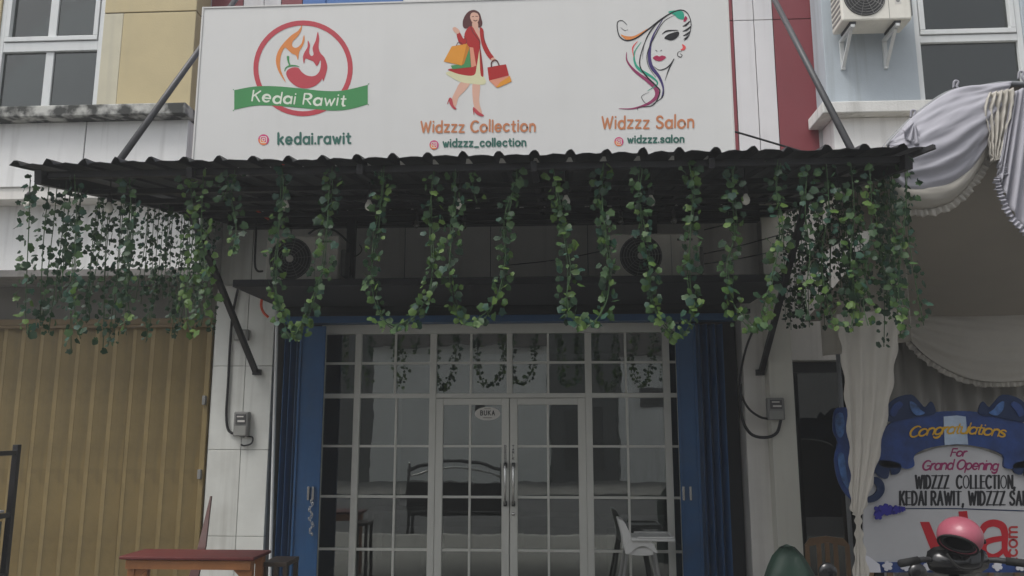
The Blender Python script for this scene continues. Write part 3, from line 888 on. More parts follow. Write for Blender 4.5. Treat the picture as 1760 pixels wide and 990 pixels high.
for x in (-2.4, -0.7, 1.0):
    MB().box(x - 0.02, x + 0.02, YS + 0.06, YS + 0.10, cz(YS + 0.06) + 0.01, SZ0 - 0.001).build('foot', M_STEELK, Sb)

C_RED, C_GREEN = flat('print_red', (0.50, 0.065, 0.085)), flat('print_green', (0.065, 0.27, 0.095))
C_ORANGE, C_TEXT = flat('print_orange', (0.70, 0.25, 0.07)), flat('print_dark_teal', (0.045, 0.145, 0.115))
C_PALE, C_COPPER = flat('print_pale', (0.72, 0.76, 0.66)), flat('print_copper', (0.55, 0.22, 0.105))
C_SKIN, C_HAIR = flat('print_skin', (0.70, 0.42, 0.32)), flat('print_brown_hair', (0.10, 0.03, 0.03))
C_COAT, C_DRESS = flat('print_coat_red', (0.42, 0.02, 0.02)), flat('print_cream', (0.68, 0.66, 0.42))
C_BAG, C_PINK = flat('print_bag_orange', (0.72, 0.30, 0.035)), flat('print_salmon', (0.72, 0.30, 0.20))
C_BLACK, C_PURPLE = flat('print_black', (0.015, 0.015, 0.018)), flat('print_purple', (0.06, 0.04, 0.16))
C_MAG, C_TEAL = flat('print_magenta', (0.30, 0.045, 0.13)), flat('print_teal', (0.03, 0.36, 0.24))
C_LIP, C_CORAL = flat('print_lip', (0.40, 0.03, 0.09)), flat('print_coral', (0.75, 0.10, 0.10))
C_IGP, C_IGO = flat('print_icon_pink', (0.60, 0.06, 0.20)), flat('print_icon_orange', (0.78, 0.22, 0.07))
C_BAG2 = flat('print_bag_shade', (0.55, 0.20, 0.02))
YP = YS + 0.0006
def icon(pr, cx, cy, r_):
    pr.begin(); pr.ell(cx, cy, r_, r_); pr.end('icon_disc', C_IGP)
    pr.begin(); pr.fill([(cx - r_ * .97, cy), (cx - r_ * .6, cy + r_ * .75), (cx, cy + r_ * .98), (cx + r_ * .55, cy + r_ * .78), (cx + r_ * .1, cy + r_ * .25), (cx - r_ * .45, cy - r_ * .1)], 4); pr.end('icon_glow', C_IGO)
    pr.begin()
    a = r_ * .56
    pr.stroke([(cx - a, cy), (cx - a, cy - a * .7), (cx - a * .7, cy - a), (cx + a * .7, cy - a), (cx + a, cy - a * .7), (cx + a, cy + a * .7), (cx + a * .7, cy + a), (cx - a * .7, cy + a), (cx - a, cy + a * .7), (cx - a, cy)], r_ * .14, None, None, 0)
    pr.ring(cx, cy, r_ * .27, r_ * .27, r_ * .13, 18)
    pr.ell(cx + r_ * .33, cy - r_ * .33, r_ * .07, r_ * .07, 8)
    pr.end('icon_camera', C_PALE)

# ---- logo 1: chilli with flames
A = Print(YP, Sb, lambda x: 380 + x / 3.535, lambda y: y / 3.536)
A.begin(); A.ring(498, 415, 287, 276, 30); A.end('emblem_ring', C_RED)
A.begin(); A.fill([(492, 150), (485, 190), (462, 225), (435, 252), (432, 278), (447, 290), (468, 285), (490, 260), (503, 212), (507, 245), (495, 280), (475, 315), (467, 365), (455, 337), (430, 325), (405, 302), (387, 290), (367, 325), (358, 380), (364, 430), (394, 502), (352, 440), (334, 385), (336, 340), (355, 295), (390, 250), (430, 212), (470, 185)], 3)
A.end('emblem_flame', C_ORANGE)
A.begin(); A.fill([(395, 445), (408, 422), (440, 409), (470, 413), (490, 437), (520, 458), (560, 463), (590, 445), (604, 410), (604, 365), (582, 402), (560, 374), (532, 362), (512, 357), (503, 388), (497, 345), (508, 315), (525, 285), (527, 245), (540, 275), (534, 315), (547, 340), (562, 330), (556, 290), (575, 245), (587, 193), (596, 235), (592, 285), (602, 320), (628, 350), (644, 395), (642, 430), (622, 492), (616, 478), (600, 497), (570, 522), (520, 537), (470, 530), (430, 505), (405, 475)], 3)
A.end('emblem_chilli', C_RED)
A.begin(); A.stroke([(406, 346), (409, 372), (418, 398)], 11, 15, 9); A.stroke([(386, 432), (395, 411), (420, 400), (450, 399), (474, 405)], 10, 4, 3); A.end('emblem_stem', C_GREEN)
A.begin(); A.fill([(80, 549), (80, 548), (200, 526), (330, 524), (480, 537), (620, 552), (740, 550), (890, 516), (891, 516), (891, 633), (890, 634), (780, 664), (680, 672), (560, 663), (420, 650), (300, 641), (200, 643), (80, 667), (80, 666)], 4)
A.end('emblem_ribbon', C_GREEN)
write(A, 'Kedai Rawit', 188, 752, lambda x: 612 + 30 * (x - 185) / 570 + 6 * math.sin((x - 185) / 180), 42, 15.5, 'lettering', C_PALE, .36, 0.12, 0.6, wob=0.06)
icon(A, 258, 849, 33)
write(A, 'kedai.rawit', 348, 785, lambda x: 875 - 0.01 * (x - 343), 41, 13.5, 'lettering', C_TEXT, .42)

# ---- logo 2: walking woman with shopping bags
B = Print(YP, Sb, lambda x: 700 + x / 3.536, lambda y: y / 3.536)
def fl(pr, nm, m, *polys, sm=4):
    for p in polys:
        pr.begin(); pr.fill(p, sm); pr.end(nm, m)
def lines(pr, nm, m, *strokes):
    for st in strokes:
        pr.begin(); pr.stroke(*st); pr.end(nm, m)
fl(B, 'figure_hair', C_HAIR, [(338, 158), (340, 118), (365, 76), (402, 60), (437, 76), (450, 112), (456, 146), (440, 168), (405, 158), (380, 168), (352, 174)])
fl(B, 'figure_leg', C_SKIN, [(325, 500), (380, 505), (350, 552), (312, 592), (296, 645), (276, 640), (272, 600), (295, 548)], [(399, 505), (441, 505), (437, 600), (441, 640), (455, 690), (430, 690), (408, 655), (397, 590)])
fl(B, 'figure_dress', C_DRESS, [(425, 290), (443, 330), (447, 385), (452, 440), (478, 490), (464, 514), (400, 510), (330, 500), (270, 472), (234, 442), (300, 430), (395, 440), (420, 380)])
fl(B, 'figure_neck', C_SKIN, [(396, 138), (428, 138), (432, 170), (443, 205), (440, 245), (415, 195), (398, 168)])
fl(B, 'figure_coat', C_COAT, [(380, 160), (357, 185), (347, 220), (362, 268), (378, 292), (372, 340), (345, 402), (250, 420), (272, 436), (330, 454), (405, 457), (422, 400), (438, 300), (444, 250), (416, 196), (398, 165)], [(300, 207), (318, 196), (343, 236), (352, 200), (366, 240), (350, 272), (326, 272), (310, 250)], [(440, 172), (462, 180), (470, 240), (500, 310), (527, 350), (506, 363), (474, 322), (450, 262)], [(440, 282), (452, 340), (463, 455), (447, 457), (441, 380)])
fl(B, 'figure_face', C_SKIN, [(382, 105), (390, 80), (410, 76), (430, 86), (437, 110), (428, 136), (412, 147), (394, 134)], [(275, 172), (293, 165), (320, 190), (305, 206), (285, 194)], [(508, 358), (526, 350), (540, 366), (520, 374)])
lines(B, 'figure_line', C_HAIR, ([(394, 102), (404, 100)], 4), ([(416, 99), (427, 100)], 4), ([(404, 123), (414, 128), (424, 123)], 5), ([(384, 160), (402, 200), (440, 250)], 4), ([(345, 222), (362, 250), (352, 270)], 3), ([(440, 250), (446, 330), (458, 420)], 3), ([(462, 210), (474, 270)], 3))
fl(B, 'shopping_bag', C_GREEN, [(377, 284), (388, 408), (275, 421), (264, 398), (340, 390)], sm=0)
fl(B, 'shopping_bag', C_PINK, [(379, 286), (401, 290), (419, 400), (390, 410)], [(497, 490), (622, 460), (602, 512), (540, 531)], sm=0)
fl(B, 'shopping_bag', C_BAG, [(270, 282), (362, 266), (330, 398), (221, 374)], [(540, 531), (566, 498), (624, 462), (635, 496), (552, 533)], sm=0)
fl(B, 'shopping_bag', C_BAG2, [(362, 266), (378, 292), (345, 388), (330, 398)], sm=0)
fl(B, 'shopping_bag', C_COAT, [(487, 410), (600, 391), (618, 459), (497, 490)], sm=0)
lines(B, 'bag_handle', C_HAIR, ([(512, 407), (512, 382), (528, 366), (546, 372), (558, 397)], 8), ([(298, 277), (310, 258), (328, 262), (334, 272)], 4))
fl(B, 'figure_shoe', C_RED, [(257, 594), (272, 602), (281, 640), (299, 660), (285, 664), (262, 640), (254, 614)], [(400, 651), (415, 660), (440, 684), (466, 700), (455, 708), (425, 698), (404, 674)])
lines(B, 'figure_heel', C_COAT, ([(256, 602), (243, 633)], 5, 7, 3), ([(402, 662), (405, 698)], 5, 7, 3))
write(B, 'Widzzz Collection', 84, 775, lambda x: 804 - 0.011 * (x - 80), 43, 14.5, 'lettering', C_COPPER, .40, 0.02, 0.75, wob=0.05)
icon(B, 163, 881, 28)
write(B, 'widzzz_collection', 219, 719, lambda x: 892 - 0.012 * (x - 215), 29, 10, 'lettering', C_TEXT, .42)

# ---- logo 3: face with streaming hair
D = Print(YP, Sb, lambda x: 980 + x / 3.537, lambda y: y / 3.536)
fl(D, 'hair_fill', C_ORANGE, [(306, 210), (350, 221), (400, 214), (475, 172), (420, 226), (350, 244)])
fl(D, 'hair_fill', C_TEAL, [(595, 72), (640, 63), (686, 72), (692, 112), (676, 118), (655, 112), (630, 90)])
D.begin(); D.stroke([(343, 318), (346, 370), (392, 430), (470, 490), (522, 540), (522, 590), (470, 632), (380, 660), (296, 660)], 26, 3, 3); D.end('hair_lock', C_MAG)
D.begin(); D.stroke([(432, 255), (390, 320), (396, 388), (430, 428), (500, 470), (530, 510), (470, 552)], 17, 2, 2); D.end('hair_lock', C_TEAL)
D.begin(); D.stroke([(562, 118), (503, 220), (482, 320), (492, 400), (542, 470), (566, 540), (552, 602)], 22, 3, 3); D.end('hair_lock', C_PURPLE)
D.begin(); D.stroke([(410, 250), (380, 290), (386, 346)], 8, 2, 2); D.end('hair_lock', C_CORAL)
fl(D, 'hair_fill', C_LIP, [(688, 128), (700, 98), (712, 112), (700, 130)])
D.begin()
D.stroke([(345, 150), (318, 126), (290, 132), (286, 170), (300, 220), (340, 246), (400, 232), (470, 182), (560, 112), (640, 68), (690, 64), (722, 96), (735, 150), (722, 215), (694, 248)], 9, 3, 3)
D.stroke([(548, 118), (475, 215), (432, 320), (424, 400), (462, 462), (522, 522), (545, 560), (505, 638), (418, 652), (412, 672)], 9, 2, 2)
D.stroke([(640, 90), (570, 130), (520, 210), (470, 320), (475, 400), (520, 470)], 6, 2, 2)
D.stroke([(600, 90), (500, 170), (450, 270), (440, 360)], 5, 1, 1)
D.stroke([(490, 640), (560, 590), (570, 530)], 6, 1, 1); D.stroke([(480, 560), (435, 585), (450, 620), (480, 640)], 4, 1, 1)
for (a, b_, c, d) in ((684, 160, 726, 130), (684, 190, 734, 160), (686, 216, 730, 190), (690, 238, 722, 214)):
    D.stroke([(a, b_), ((a + c) / 2, (b_ + d) / 2 + 6), (c, d)], 13, 2, 6)
D.stroke([(305, 165), (330, 185), (352, 180)], 3, 1, 1)
D.stroke([(560, 206), (590, 188), (655, 184)], 10, 3, 3)
D.fill([(572, 232), (590, 212), (620, 200), (658, 192), (660, 214), (640, 236), (612, 246), (588, 240)], 4)
D.stroke([(508, 404), (540, 425), (580, 416), (610, 390), (631, 358)], 7, 2, 5); D.stroke([(630, 360), (600, 420), (576, 490)], 7, 6, 1)
D.stroke([(678, 310), (656, 318), (654, 338), (670, 347), (681, 336), (668, 326)], 5, 2, 2)
D.stroke([(520, 306), (528, 311)], 4); D.stroke([(550, 309), (556, 305)], 4)
D.end('face_line', C_BLACK)
fl(D, 'face_lip', C_LIP, [(503, 350), (525, 337), (542, 343), (560, 337), (583, 348), (560, 367), (540, 372), (515, 365)])
fl(D, 'earring', C_CORAL, [(680, 268), (702, 284), (694, 304), (670, 304), (684, 290)])
write(D, 'Widzzz Salon', 194, 748, lambda x: 781 - 0.012 * (x - 190), 47, 15, 'lettering', C_COPPER, .40, 0.02, 0.75, wob=0.05)
icon(D, 296, 861, 28)
write(D, 'widzzz.salon', 351, 690, lambda x: 868 - 0.012 * (x - 347), 27, 10, 'lettering', C_TEXT, .42)

# oval sticker and pull/push strips on the doors
stk = thing('door_sticker', 'small white oval open sign stuck on the left glass door', 'sticker', P(838, 711, YG - 0.002))
E1 = Print(YG - 0.001, stk, gap=0.000004)
E1.begin(); E1.ell(838, 711, 22, 11.5); E1.end('oval', mat('white_sticker', (0.66, 0.64, 0.60), 0.5, 0.04))
write(E1, 'BUKA', 826, 850, lambda x: 713.5, 5.0, 1.5, 'lettering', C_BLACK, .6)
E1.begin(); E1.stroke([(831, 718), (845, 718)], 1.4, None, None, 0); E1.stroke([(833, 702.5), (843, 702.5)], 1.0, None, None, 0); E1.end('small_print', flat('print_grey', (0.25, 0.22, 0.20)))
for px, txt in ((868.5, 'DORONG'), (882, 'TARIK')):
    lb = thing('door_label', 'tiny vertical lettering above the %s door handle' % ('left' if px < 875 else 'right'), 'label', P(px, 778, YG - 0.03), 'vertical labels above the door handles')
    E2 = Print(YG - 0.0265, lb, gap=0.000004)
    for i, ch in enumerate(txt):
        write(E2, ch, px - 1.5, px + 1.5 if ch != 'I' else px - 1.45, lambda x, i=i: 769 + i * 5.2, 2.4, 0.9, 'letter', C_BLACK)

# ================================================================== AIR CONDITIONERS
def aircon(label, x0, x1, y0, dep, z0, z1, brackets=False, group='outdoor air conditioner units'):
    a_ = thing('air_conditioner', label, 'air conditioner', ((x0 + x1) / 2, y0 + dep / 2, z0), group)
    w, h = x1 - x0, z1 - z0
    MB().box(x0, x1, y0, y0 + dep, z0 + 0.025, z1, 0.018).build('casing', M_ACW, a_)
    cx, cz_ = x0 + w * 0.34, z0 + 0.012 + h * 0.5
    r_ = min(h * 0.43, w * 0.30)
    MB().lathe((cx, y0 - 0.001, cz_), [(r_, 0.0), (r_, 0.004), (r_ * .98, 0.006)], 'Y', 32).build('fan_opening', M_DARK, a_)
    gm = MB()
    for k in range(1, 8):
        rr = r_ * k / 7.3
        gm.tube([(cx + rr * math.cos(t), y0 - 0.018 + 0.010 * (k / 7) ** 2, cz_ + rr * math.sin(t)) for t in [2 * math.pi * i / 28 for i in range(29)]], 0.0028, 4, False)
    for k in range(10):
        t = 2 * math.pi * k / 10 + 0.1
        gm.bar((cx + 0.03 * math.cos(t), y0 - 0.017, cz_ + 0.03 * math.sin(t)), (cx + r_ * math.cos(t), y0 - 0.008, cz_ + r_ * math.sin(t)), 0.004, 0.004)
    gm.build('fan_grille', M_GREYP, a_)
    MB().lathe((cx, y0 - 0.012, cz_), [(r_ * .17, 0.0), (r_ * .17, 0.012), (r_ * .12, 0.016)], 'Y', 18).build('hub', M_ACW, a_, True)
    # panel seam, nameplate, stickers, side louvres, feet
    xs_ = x0 + w * 0.68
    MB().box(xs_ - 0.002, xs_ + 0.002, y0 - 0.0015, y0 + 0.01, z0 + 0.04, z1 - 0.02).build('seam', M_GREYP, a_)
    MB().box(x0 + w * 0.75, x0 + w * 0.92, y0 - 0.003, y0 + 0.002, z1 - 0.075, z1 - 0.055).build('nameplate', M_DARK, a_)
    MB().box(x0 + w * 0.77, x0 + w * 0.86, y0 - 0.002, y0 + 0.002, z0 + h * .36, z0 + h * .62).build('sticker', mat('white_sticker', (0.66, 0.64, 0.60), 0.5, 0.04), a_)
    MB().lathe((x0 + w * .815, y0 - 0.0025, z0 + h * .43), [(0.02, 0), (0.02, .001)], 'Y', 14).build('emblem', M_GREYP, a_)
    MB().box(x1 - 0.001, x1 + 0.05, y0 + 0.08, y0 + dep - 0.04, z0 + h * .2, z0 + h * .75, 0.015).build('valve_cover', M_GREYP, a_)
    for k in range(7):
        zz = z0 + h * (0.14 + 0.11 * k)
        MB().box(x0 - 0.004, x0 + 0.002, y0 + 0.03, y0 + dep - 0.03, zz, zz + h * 0.05).build('louvre', M_GREYP, a_)
    for x in (x0 + w * 0.16, x1 - w * 0.2):
        MB().box(x - 0.03, x + 0.03, y0 + 0.02, y0 + dep - 0.02, z0 + 0.001, z0 + 0.0245).build('foot', M_DARK, a_)
        if brackets:
            yb = 7.998
            MB().box(x - 0.02, x + 0.02, y0 + 0.02, yb, z0 - 0.03, z0, 0.003).build('bracket_arm', M_ALU, a_)
            MB().box(x - 0.02, x + 0.02, yb - 0.03, yb, z0 - 0.32, z0 - 0.031, 0.003).build('bracket_post', M_ALU, a_)
            MB().bar((x, y0 + 0.08, z0 - 0.03), (x, yb - 0.02, z0 - 0.30), 0.03, 0.02).build('bracket_strut', M_ALU, a_)
    return a_
q0, q1 = P(455, 474, 7.75), P(578, 404, 7.75)
aircon('ivory air conditioner on the dark ledge above the blue gate, at left', q0.x, q1.x + 0.03, 7.75, 0.3, 3.245, q1.z)
q0, q1 = P(1050, 474, 7.75), P(1202, 400, 7.75)
aircon('ivory air conditioner with black logo on the dark ledge, at right', q0.x, q1.x, 7.75, 0.3, 3.245, q1.z)
q0, q1 = P(1448, 40, 7.62), P(1561, -48, 7.62)
aircon('stained air conditioner on wall brackets beside the upper right window', q0.x, q1.x, 7.62, 0.3, q0.z, q1.z, True)

# ================================================================== METERS, PIPES, CABLES
def meter(label, px0, px1, py0, py1, Y):
    a, b_ = P(px0, py1, Y), P(px1, py0, Y)
    t_ = thing('electric_meter', label, 'meter', ((a.x + b_.x) / 2, Y, a.z), 'electric meters on the pillars')
    MB().box(a.x, b_.x, Y - 0.085, Y - 0.001, a.z, b_.z, 0.012).build('case', M_GREYP, t_)
    w = b_.x - a.x; h = b_.z - a.z
    MB().box(a.x + w * .15, b_.x - w * .15, Y - 0.093, Y - 0.0855, b_.z - h * .5, b_.z - h * .1, 0.004).build('window', mat('meter_window', (0.10, 0.10, 0.10), 0.2), t_)
    MB().box(a.x + w * .3, b_.x - w * .2, Y - 0.0945, Y - 0.0932, b_.z - h * .42, b_.z - h * .34).build('dial', mat('white_sticker', (0.66, 0.64, 0.60)), t_)
    MB().box(a.x + w * .25, b_.x - w * .3, Y - 0.0945, Y - 0.0932, b_.z - h * .22, b_.z - h * .17).build('label_strip', mat('white_sticker', (0.66, 0.64, 0.60)), t_)
    MB().box(a.x + w * .1, b_.x - w * .1, Y - 0.09, Y - 0.0855, a.z + h * .04, a.z + h * .42, 0.004).build('terminal_cover', mat('mid_grey_plastic', (0.30, 0.30, 0.28), 0.5), t_)
meter('grey electric meter on the left pillar above the red table', 405, 432, 708, 750, 8.70)
meter('dark electric meter on the right pilaster beside the blue gate', 1317, 1344, 684, 722, 8.60)
a, b_ = P(405, 586, 8.7), P(430, 567, 8.7)
t_ = thing('junction_box', 'small grey junction box on the left pillar behind the canopy brace', 'junction box', (a.x, 8.69, a.z))
MB().box(a.x, b_.x, 8.64, 8.699, a.z, b_.z, 0.008).build('case', M_GREYP, t_)
MB().box(a.x + 0.02, b_.x - 0.02, 8.632, 8.6395, a.z + 0.015, b_.z - 0.015, 0.003).build('lid', mat('mid_grey_plastic', (0.30, 0.30, 0.28), 0.5), t_)
def cable(label, pts, Y, r_=0.011, m=None, name='cable', cat='cable', sm=8):
    w = [P(a[0], a[1], a[2] if len(a) > 2 else Y) for a in pts]
    o = MB().tube(smooth_pts(w, sm), r_, 7).build(name, m or M_CABLE, None, True)
    tag(o, label, cat)
    return o
cable('black cable running down the left pillar into its meter', [(412, 484), (400, 540), (395, 600), (392, 660), (389, 710), (392, 738), (404, 746), (420, 750)], 8.675, 0.014)
cable('short black cable curling below the left electric meter', [(424, 750), (434, 752), (432, 762), (420, 766), (414, 764)], 8.67, 0.009)
cable('slim white conduit pipe along the right edge of the left pillar', [(476, 520), (475, 600), (472, 700), (468, 850), (464, 990), (462, 1030)], 8.68, 0.018, M_ALU, 'conduit_pipe', 'pipe', 1)
cable('orange conduit bending out beneath the dark ledge', [(451, 508), (449, 525), (453, 537), (461, 545)], 8.2, 0.014, mat('orange_conduit', (0.75, 0.10, 0.04), 0.5), 'conduit_pipe', 'pipe')
cable('orange conduit beside the left air conditioner, under the canopy', [(441, 361), (449, 368), (462, 377)], 8.2, 0.013, mat('orange_conduit', (0.75, 0.10, 0.04), 0.5), 'conduit_pipe', 'pipe')
cable('black drain pipe left of the left air conditioner', [(441, 366), (440, 400), (438, 450), (442, 465), (452, 466)], 8.5, 0.012, None, 'drain_pipe', 'pipe')
cable('black cable arching from left air conditioner to canopy post', [(530, 402), (545, 393), (565, 391), (585, 403), (602, 420)], 8.3, 0.011)
cable('looped black cable beside the left canopy post', [(600, 424), (592, 430), (596, 440), (612, 440), (622, 430), (618, 420)], 8.35, 0.006)
cable('black cable between left air conditioner and ledge', [(578, 436), (590, 444), (600, 460), (606, 472)], 8.0, 0.012)
cable('thin black wire sagging across the wall behind the ivy', [(870, 456, 8.6), (960, 446, 8.4), (1050, 428, 8.2)], 8.4, 0.005)
cable('thin wire running up right of the right air conditioner, lowest', [(1190, 456), (1262, 446), (1350, 428), (1440, 410)], 8.0, 0.006)
cable('thin wire running up right of the right air conditioner, middle', [(1190, 440), (1262, 425), (1360, 398)], 8.2, 0.006)
cable('thin wire running up right of the right air conditioner, highest', [(1210, 395), (1290, 376), (1370, 355)], 8.2, 0.006)
cable('black cable hanging from the ledge to the right meter', [(1300, 556), (1285, 590), (1275, 630), (1272, 670), (1285, 700), (1305, 716), (1322, 720)], 8.55, 0.012)
cable('thick black cable looping below the right electric meter', [(1273, 660), (1275, 715), (1290, 745), (1315, 752), (1335, 744), (1342, 722)], 8.56, 0.016)
cable('thin black wire drooping behind the signboard to the canopy', [(1262, 226), (1290, 234), (1330, 246), (1385, 262)], 6.2, 0.008)
cable('thin wire under the canopy near the front beam, left', [(420, 320), (470, 326), (540, 334), (630, 350)], 6.2, 0.005)
cable('slim diagonal wire under the canopy front, centre', [(652, 305, 5.6), (700, 330, 6.2), (770, 356, 7.4)], 5.9, 0.010)
# small red indicator lamp peeping over the sheet left of the sign foot
q = P(487, 281, 5.42)
o = MB().lathe(q, [(0.008, -0.01), (0.012, 0.0), (0.008, 0.012), (0.002, 0.016)], 'Z', 10).build('indicator_lamp', flat('red_lens', (0.9, 0.06, 0.02), 0.3), None, True)
tag(o, 'tiny red indicator lamp on the canopy edge under the sign', 'lamp')

# ---------- string bulbs
M_BULB = mat('glint_white_bulb', (0.80, 0.78, 0.70), 0.15, 0.03, spec=0.6)  # whitish colour paints the sky glint onto the unlit bulbs
M_BULBC = glass_mat('clear_bulb_glass', (0.75, 0.74, 0.68), 1.6)
def bulb(label, px, py, Y, top, m, group):
    q = P(px, py, Y)
    b_ = thing('light_bulb', label, 'light bulb', q, group)
    MB().lathe(q, [(0.006, -0.036), (0.022, -0.026), (0.030, -0.006), (0.028, 0.012), (0.016, 0.034), (0.013, 0.045)], 'Z', 14).build('glass', m, b_, True)
    MB().lathe(q, [(0.014, 0.046), (0.019, 0.05), (0.019, 0.085), (0.012, 0.098), (0.006, 0.104)], 'Z', 12).build('socket', M_DARK, b_, True)
    MB().tube([q + Vector((0, 0, 0.1)), (q.x, q.y, top)], 0.004, 5).build('wire', M_CABLE, b_)
fr = [(48, 352, 'at the canopy front left corner'), (187, 358, 'in the ivy curtain above the ochre gate'), (490, 354, 'over the left air conditioner'), (634, 354, 'right of the left air conditioner'), (790, 352, 'right of the left canopy post'), (973, 346, 'between the two air conditioners'), (1119, 346, 'over the right air conditioner'), (1282, 344, 'right of the right air conditioner'), (1441, 334, 'in the dense ivy at the right corner')]
for px, py, wh in fr:
    bulb('pale bulb hanging under the canopy front, ' + wh, px, py, 5.72, cz(5.72) - 0.02, M_BULB, 'bulbs along the canopy front')
bk = [(716, 386, 'left of the other three'), (797, 388, 'second from the left'), (1067, 379, 'above the right air conditioner fan'), (1158, 379, 'above the right air conditioner logo')]
for px, py, wh in bk:
    bulb('clear bulb in black socket at the canopy back, ' + wh, px, py, 7.6, cz(7.6) - 0.02, M_BULBC, 'bulbs along the canopy back')
# ================================================================== IVY GARLANDS
def leaf_mat(name, c, c2):
    m = bpy.data.materials.new(name)
    m.use_nodes = True
    n, l = m.node_tree.nodes, m.node_tree.links
    b = n['Principled BSDF']
    b.inputs['Roughness'].default_value = 0.5
    b.inputs['Specular IOR Level'].default_value = 0.35
    oi = n.new('ShaderNodeObjectInfo')
    tc = n.new('ShaderNodeTexCoord')
    gr = n.new('ShaderNodeTexNoise'); gr.inputs['Scale'].default_value = 30
    l.new(tc.outputs['Object'], gr.inputs['Vector'])
    mx = n.new('ShaderNodeMix'); mx.data_type = 'RGBA'
    mx.inputs['A'].default_value = c + (1,); mx.inputs['B'].default_value = c2 + (1,)
    ad = n.new('ShaderNodeMath'); ad.operation = 'MULTIPLY_ADD'; ad.inputs[1].default_value = 0.35; ad.use_clamp = True
    l.new(gr.outputs['Fac'], ad.inputs[0])
    sc = n.new('ShaderNodeMath'); sc.operation = 'MULTIPLY_ADD'; sc.inputs[1].default_value = 0.9; sc.inputs[2].default_value = -0.15
    l.new(oi.outputs['Random'], sc.inputs[0]); l.new(sc.outputs[0], ad.inputs[2])
    l.new(ad.outputs[0], mx.inputs['Factor'])
    l.new(mx.outputs['Result'], b.inputs['Base Color'])
    out = n['Material Output']
    tl = n.new('ShaderNodeBsdfTranslucent')
    l.new(mx.outputs['Result'], tl.inputs['Color'])
    ms = n.new('ShaderNodeMixShader'); ms.inputs[0].default_value = 0.38
    l.new(b.outputs[0], ms.inputs[1]); l.new(tl.outputs[0], ms.inputs[2])
    l.new(ms.outputs[0], out.inputs['Surface'])
    return m
LM = [leaf_mat('ivy_leaf_mid', (0.032, 0.078, 0.030), (0.078, 0.155, 0.050)),
      leaf_mat('ivy_leaf_deep', (0.016, 0.044, 0.022), (0.036, 0.082, 0.038)),
      leaf_mat('ivy_leaf_bright', (0.058, 0.125, 0.028), (0.14, 0.23, 0.052)),
      leaf_mat('ivy_leaf_bluish', (0.020, 0.065, 0.045), (0.045, 0.115, 0.075))]
M_STEM = mat('ivy_stem', (0.04, 0.09, 0.03), 0.6, 0.2)
def leaf_mesh(k, m):
    """ivy leaf: five blunt lobes, cupped, hinged at its base (origin), tip along -Z, face along -Y"""
    r2 = random.Random(100 + k)
    L = 0.066
    outl = [(0.0, 0.0), (0.10, 0.09), (0.28, 0.13), (0.44, 0.02), (0.47, -0.18), (0.53, -0.36), (0.46, -0.56), (0.30, -0.70), (0.16, -0.88), (0.0, -0.95)]
    if k % 3 == 0:
        outl = [(0.0, 0.0), (0.10, 0.10), (0.30, 0.15), (0.50, 0.0), (0.42, -0.22), (0.54, -0.44), (0.42, -0.60), (0.24, -0.66), (0.13, -0.90), (0.0, -1.0)]
    outl = [(x * r2.uniform(.92, 1.1), z * r2.uniform(.94, 1.06)) for x, z in outl]
    pts = outl + [(-x * r2.uniform(.92, 1.08), z) for x, z in outl[-2:0:-1]]
    cup = r2.uniform(0.10, 0.22)
    def yy(x, z): return (abs(x) * cup - 0.10 * (z + 0.4) ** 2 * (1 if k % 2 else -0.6)) * L
    v = [(0, yy(0, -.42) , -.42 * L)] + [(x * L, yy(x, z), z * L) for x, z in pts]
    n_ = len(pts)
    f = [(0, 1 + i, 1 + (i + 1) % n_) for i in range(n_)]
    me = bpy.data.meshes.new('leaf')
    me.from_pydata(v, [], f)
    me.materials.append(m)
    me.polygons.foreach_set('use_smooth', [True] * len(f))
    return me
LEAVES = [[leaf_mesh(10 * j + k, LM[j]) for k in range(4)] for j in range(4)]
def garland(label, path, group, ds=0.046, spread=0.036, size=1.0, tone=(5, 3, 1, 2), seed=0, tip_bright=True, facing=1.0):
    r2 = random.Random(seed)
    path = [Vector(p) for p in path]
    t_ = thing('ivy_garland', label, 'ivy garland', path[0], group)
    MB().tube(path, 0.0035, 5).build('stem', M_STEM, t_, True)
    seg = [(path[i + 1] - path[i]).length for i in range(len(path) - 1)]
    tot = sum(seg)
    zmin = min(p.z for p in path); zmax = max(p.z for p in path)
    s, i, acc, side = r2.uniform(0, .04), 0, 0.0, 1
    while s < tot:
        while i < len(seg) - 1 and acc + seg[i] < s:
            acc += seg[i]; i += 1
        p = path[i].lerp(path[i + 1], min(1, (s - acc) / max(seg[i], 1e-6)))
        low = 1 - (p.z - zmin) / max(1e-6, zmax - zmin)
        wts = list(tone)
        if tip_bright and low > 0.72: wts[2] += 4
        j = r2.choices(range(4), wts)[0]
        side = -side
        clump = 0.75 + 0.9 * max(0.0, noise.noise(Vector((s * 5.0, seed * 0.77, 9))) + 0.15)
        off = clump * Vector((side * r2.uniform(-.1, 1.15) * spread, r2.uniform(-1, .6) * spread, r2.uniform(-.4, .5) * spread))
        o = bpy.data.objects.new('leaf', LEAVES[j][r2.randrange(4)])
        COL.objects.link(o)
        o.parent = t_
        o.location = p + off - org(t_)
        o.rotation_euler = (r2.gauss(-0.35, 0.42), r2.gauss(side * -0.55, 0.55), r2.gauss(side * 0.25, 0.6 / facing))
        k = size * r2.uniform(.55, 1.28)
        o.scale = (k, k, k)
        s += ds * r2.uniform(.6, 1.4) * (1.0 + 0.75 * noise.noise(Vector((s * 7.0, seed * 1.37, 0))))
    return t_
YV = 5.36
def front_path(pts, seed):
    r2 = random.Random(seed)
    w = [P(a, b_, YV + r2.uniform(-.03, .05)) for a, b_ in pts]
    return smooth_pts(w, 6)
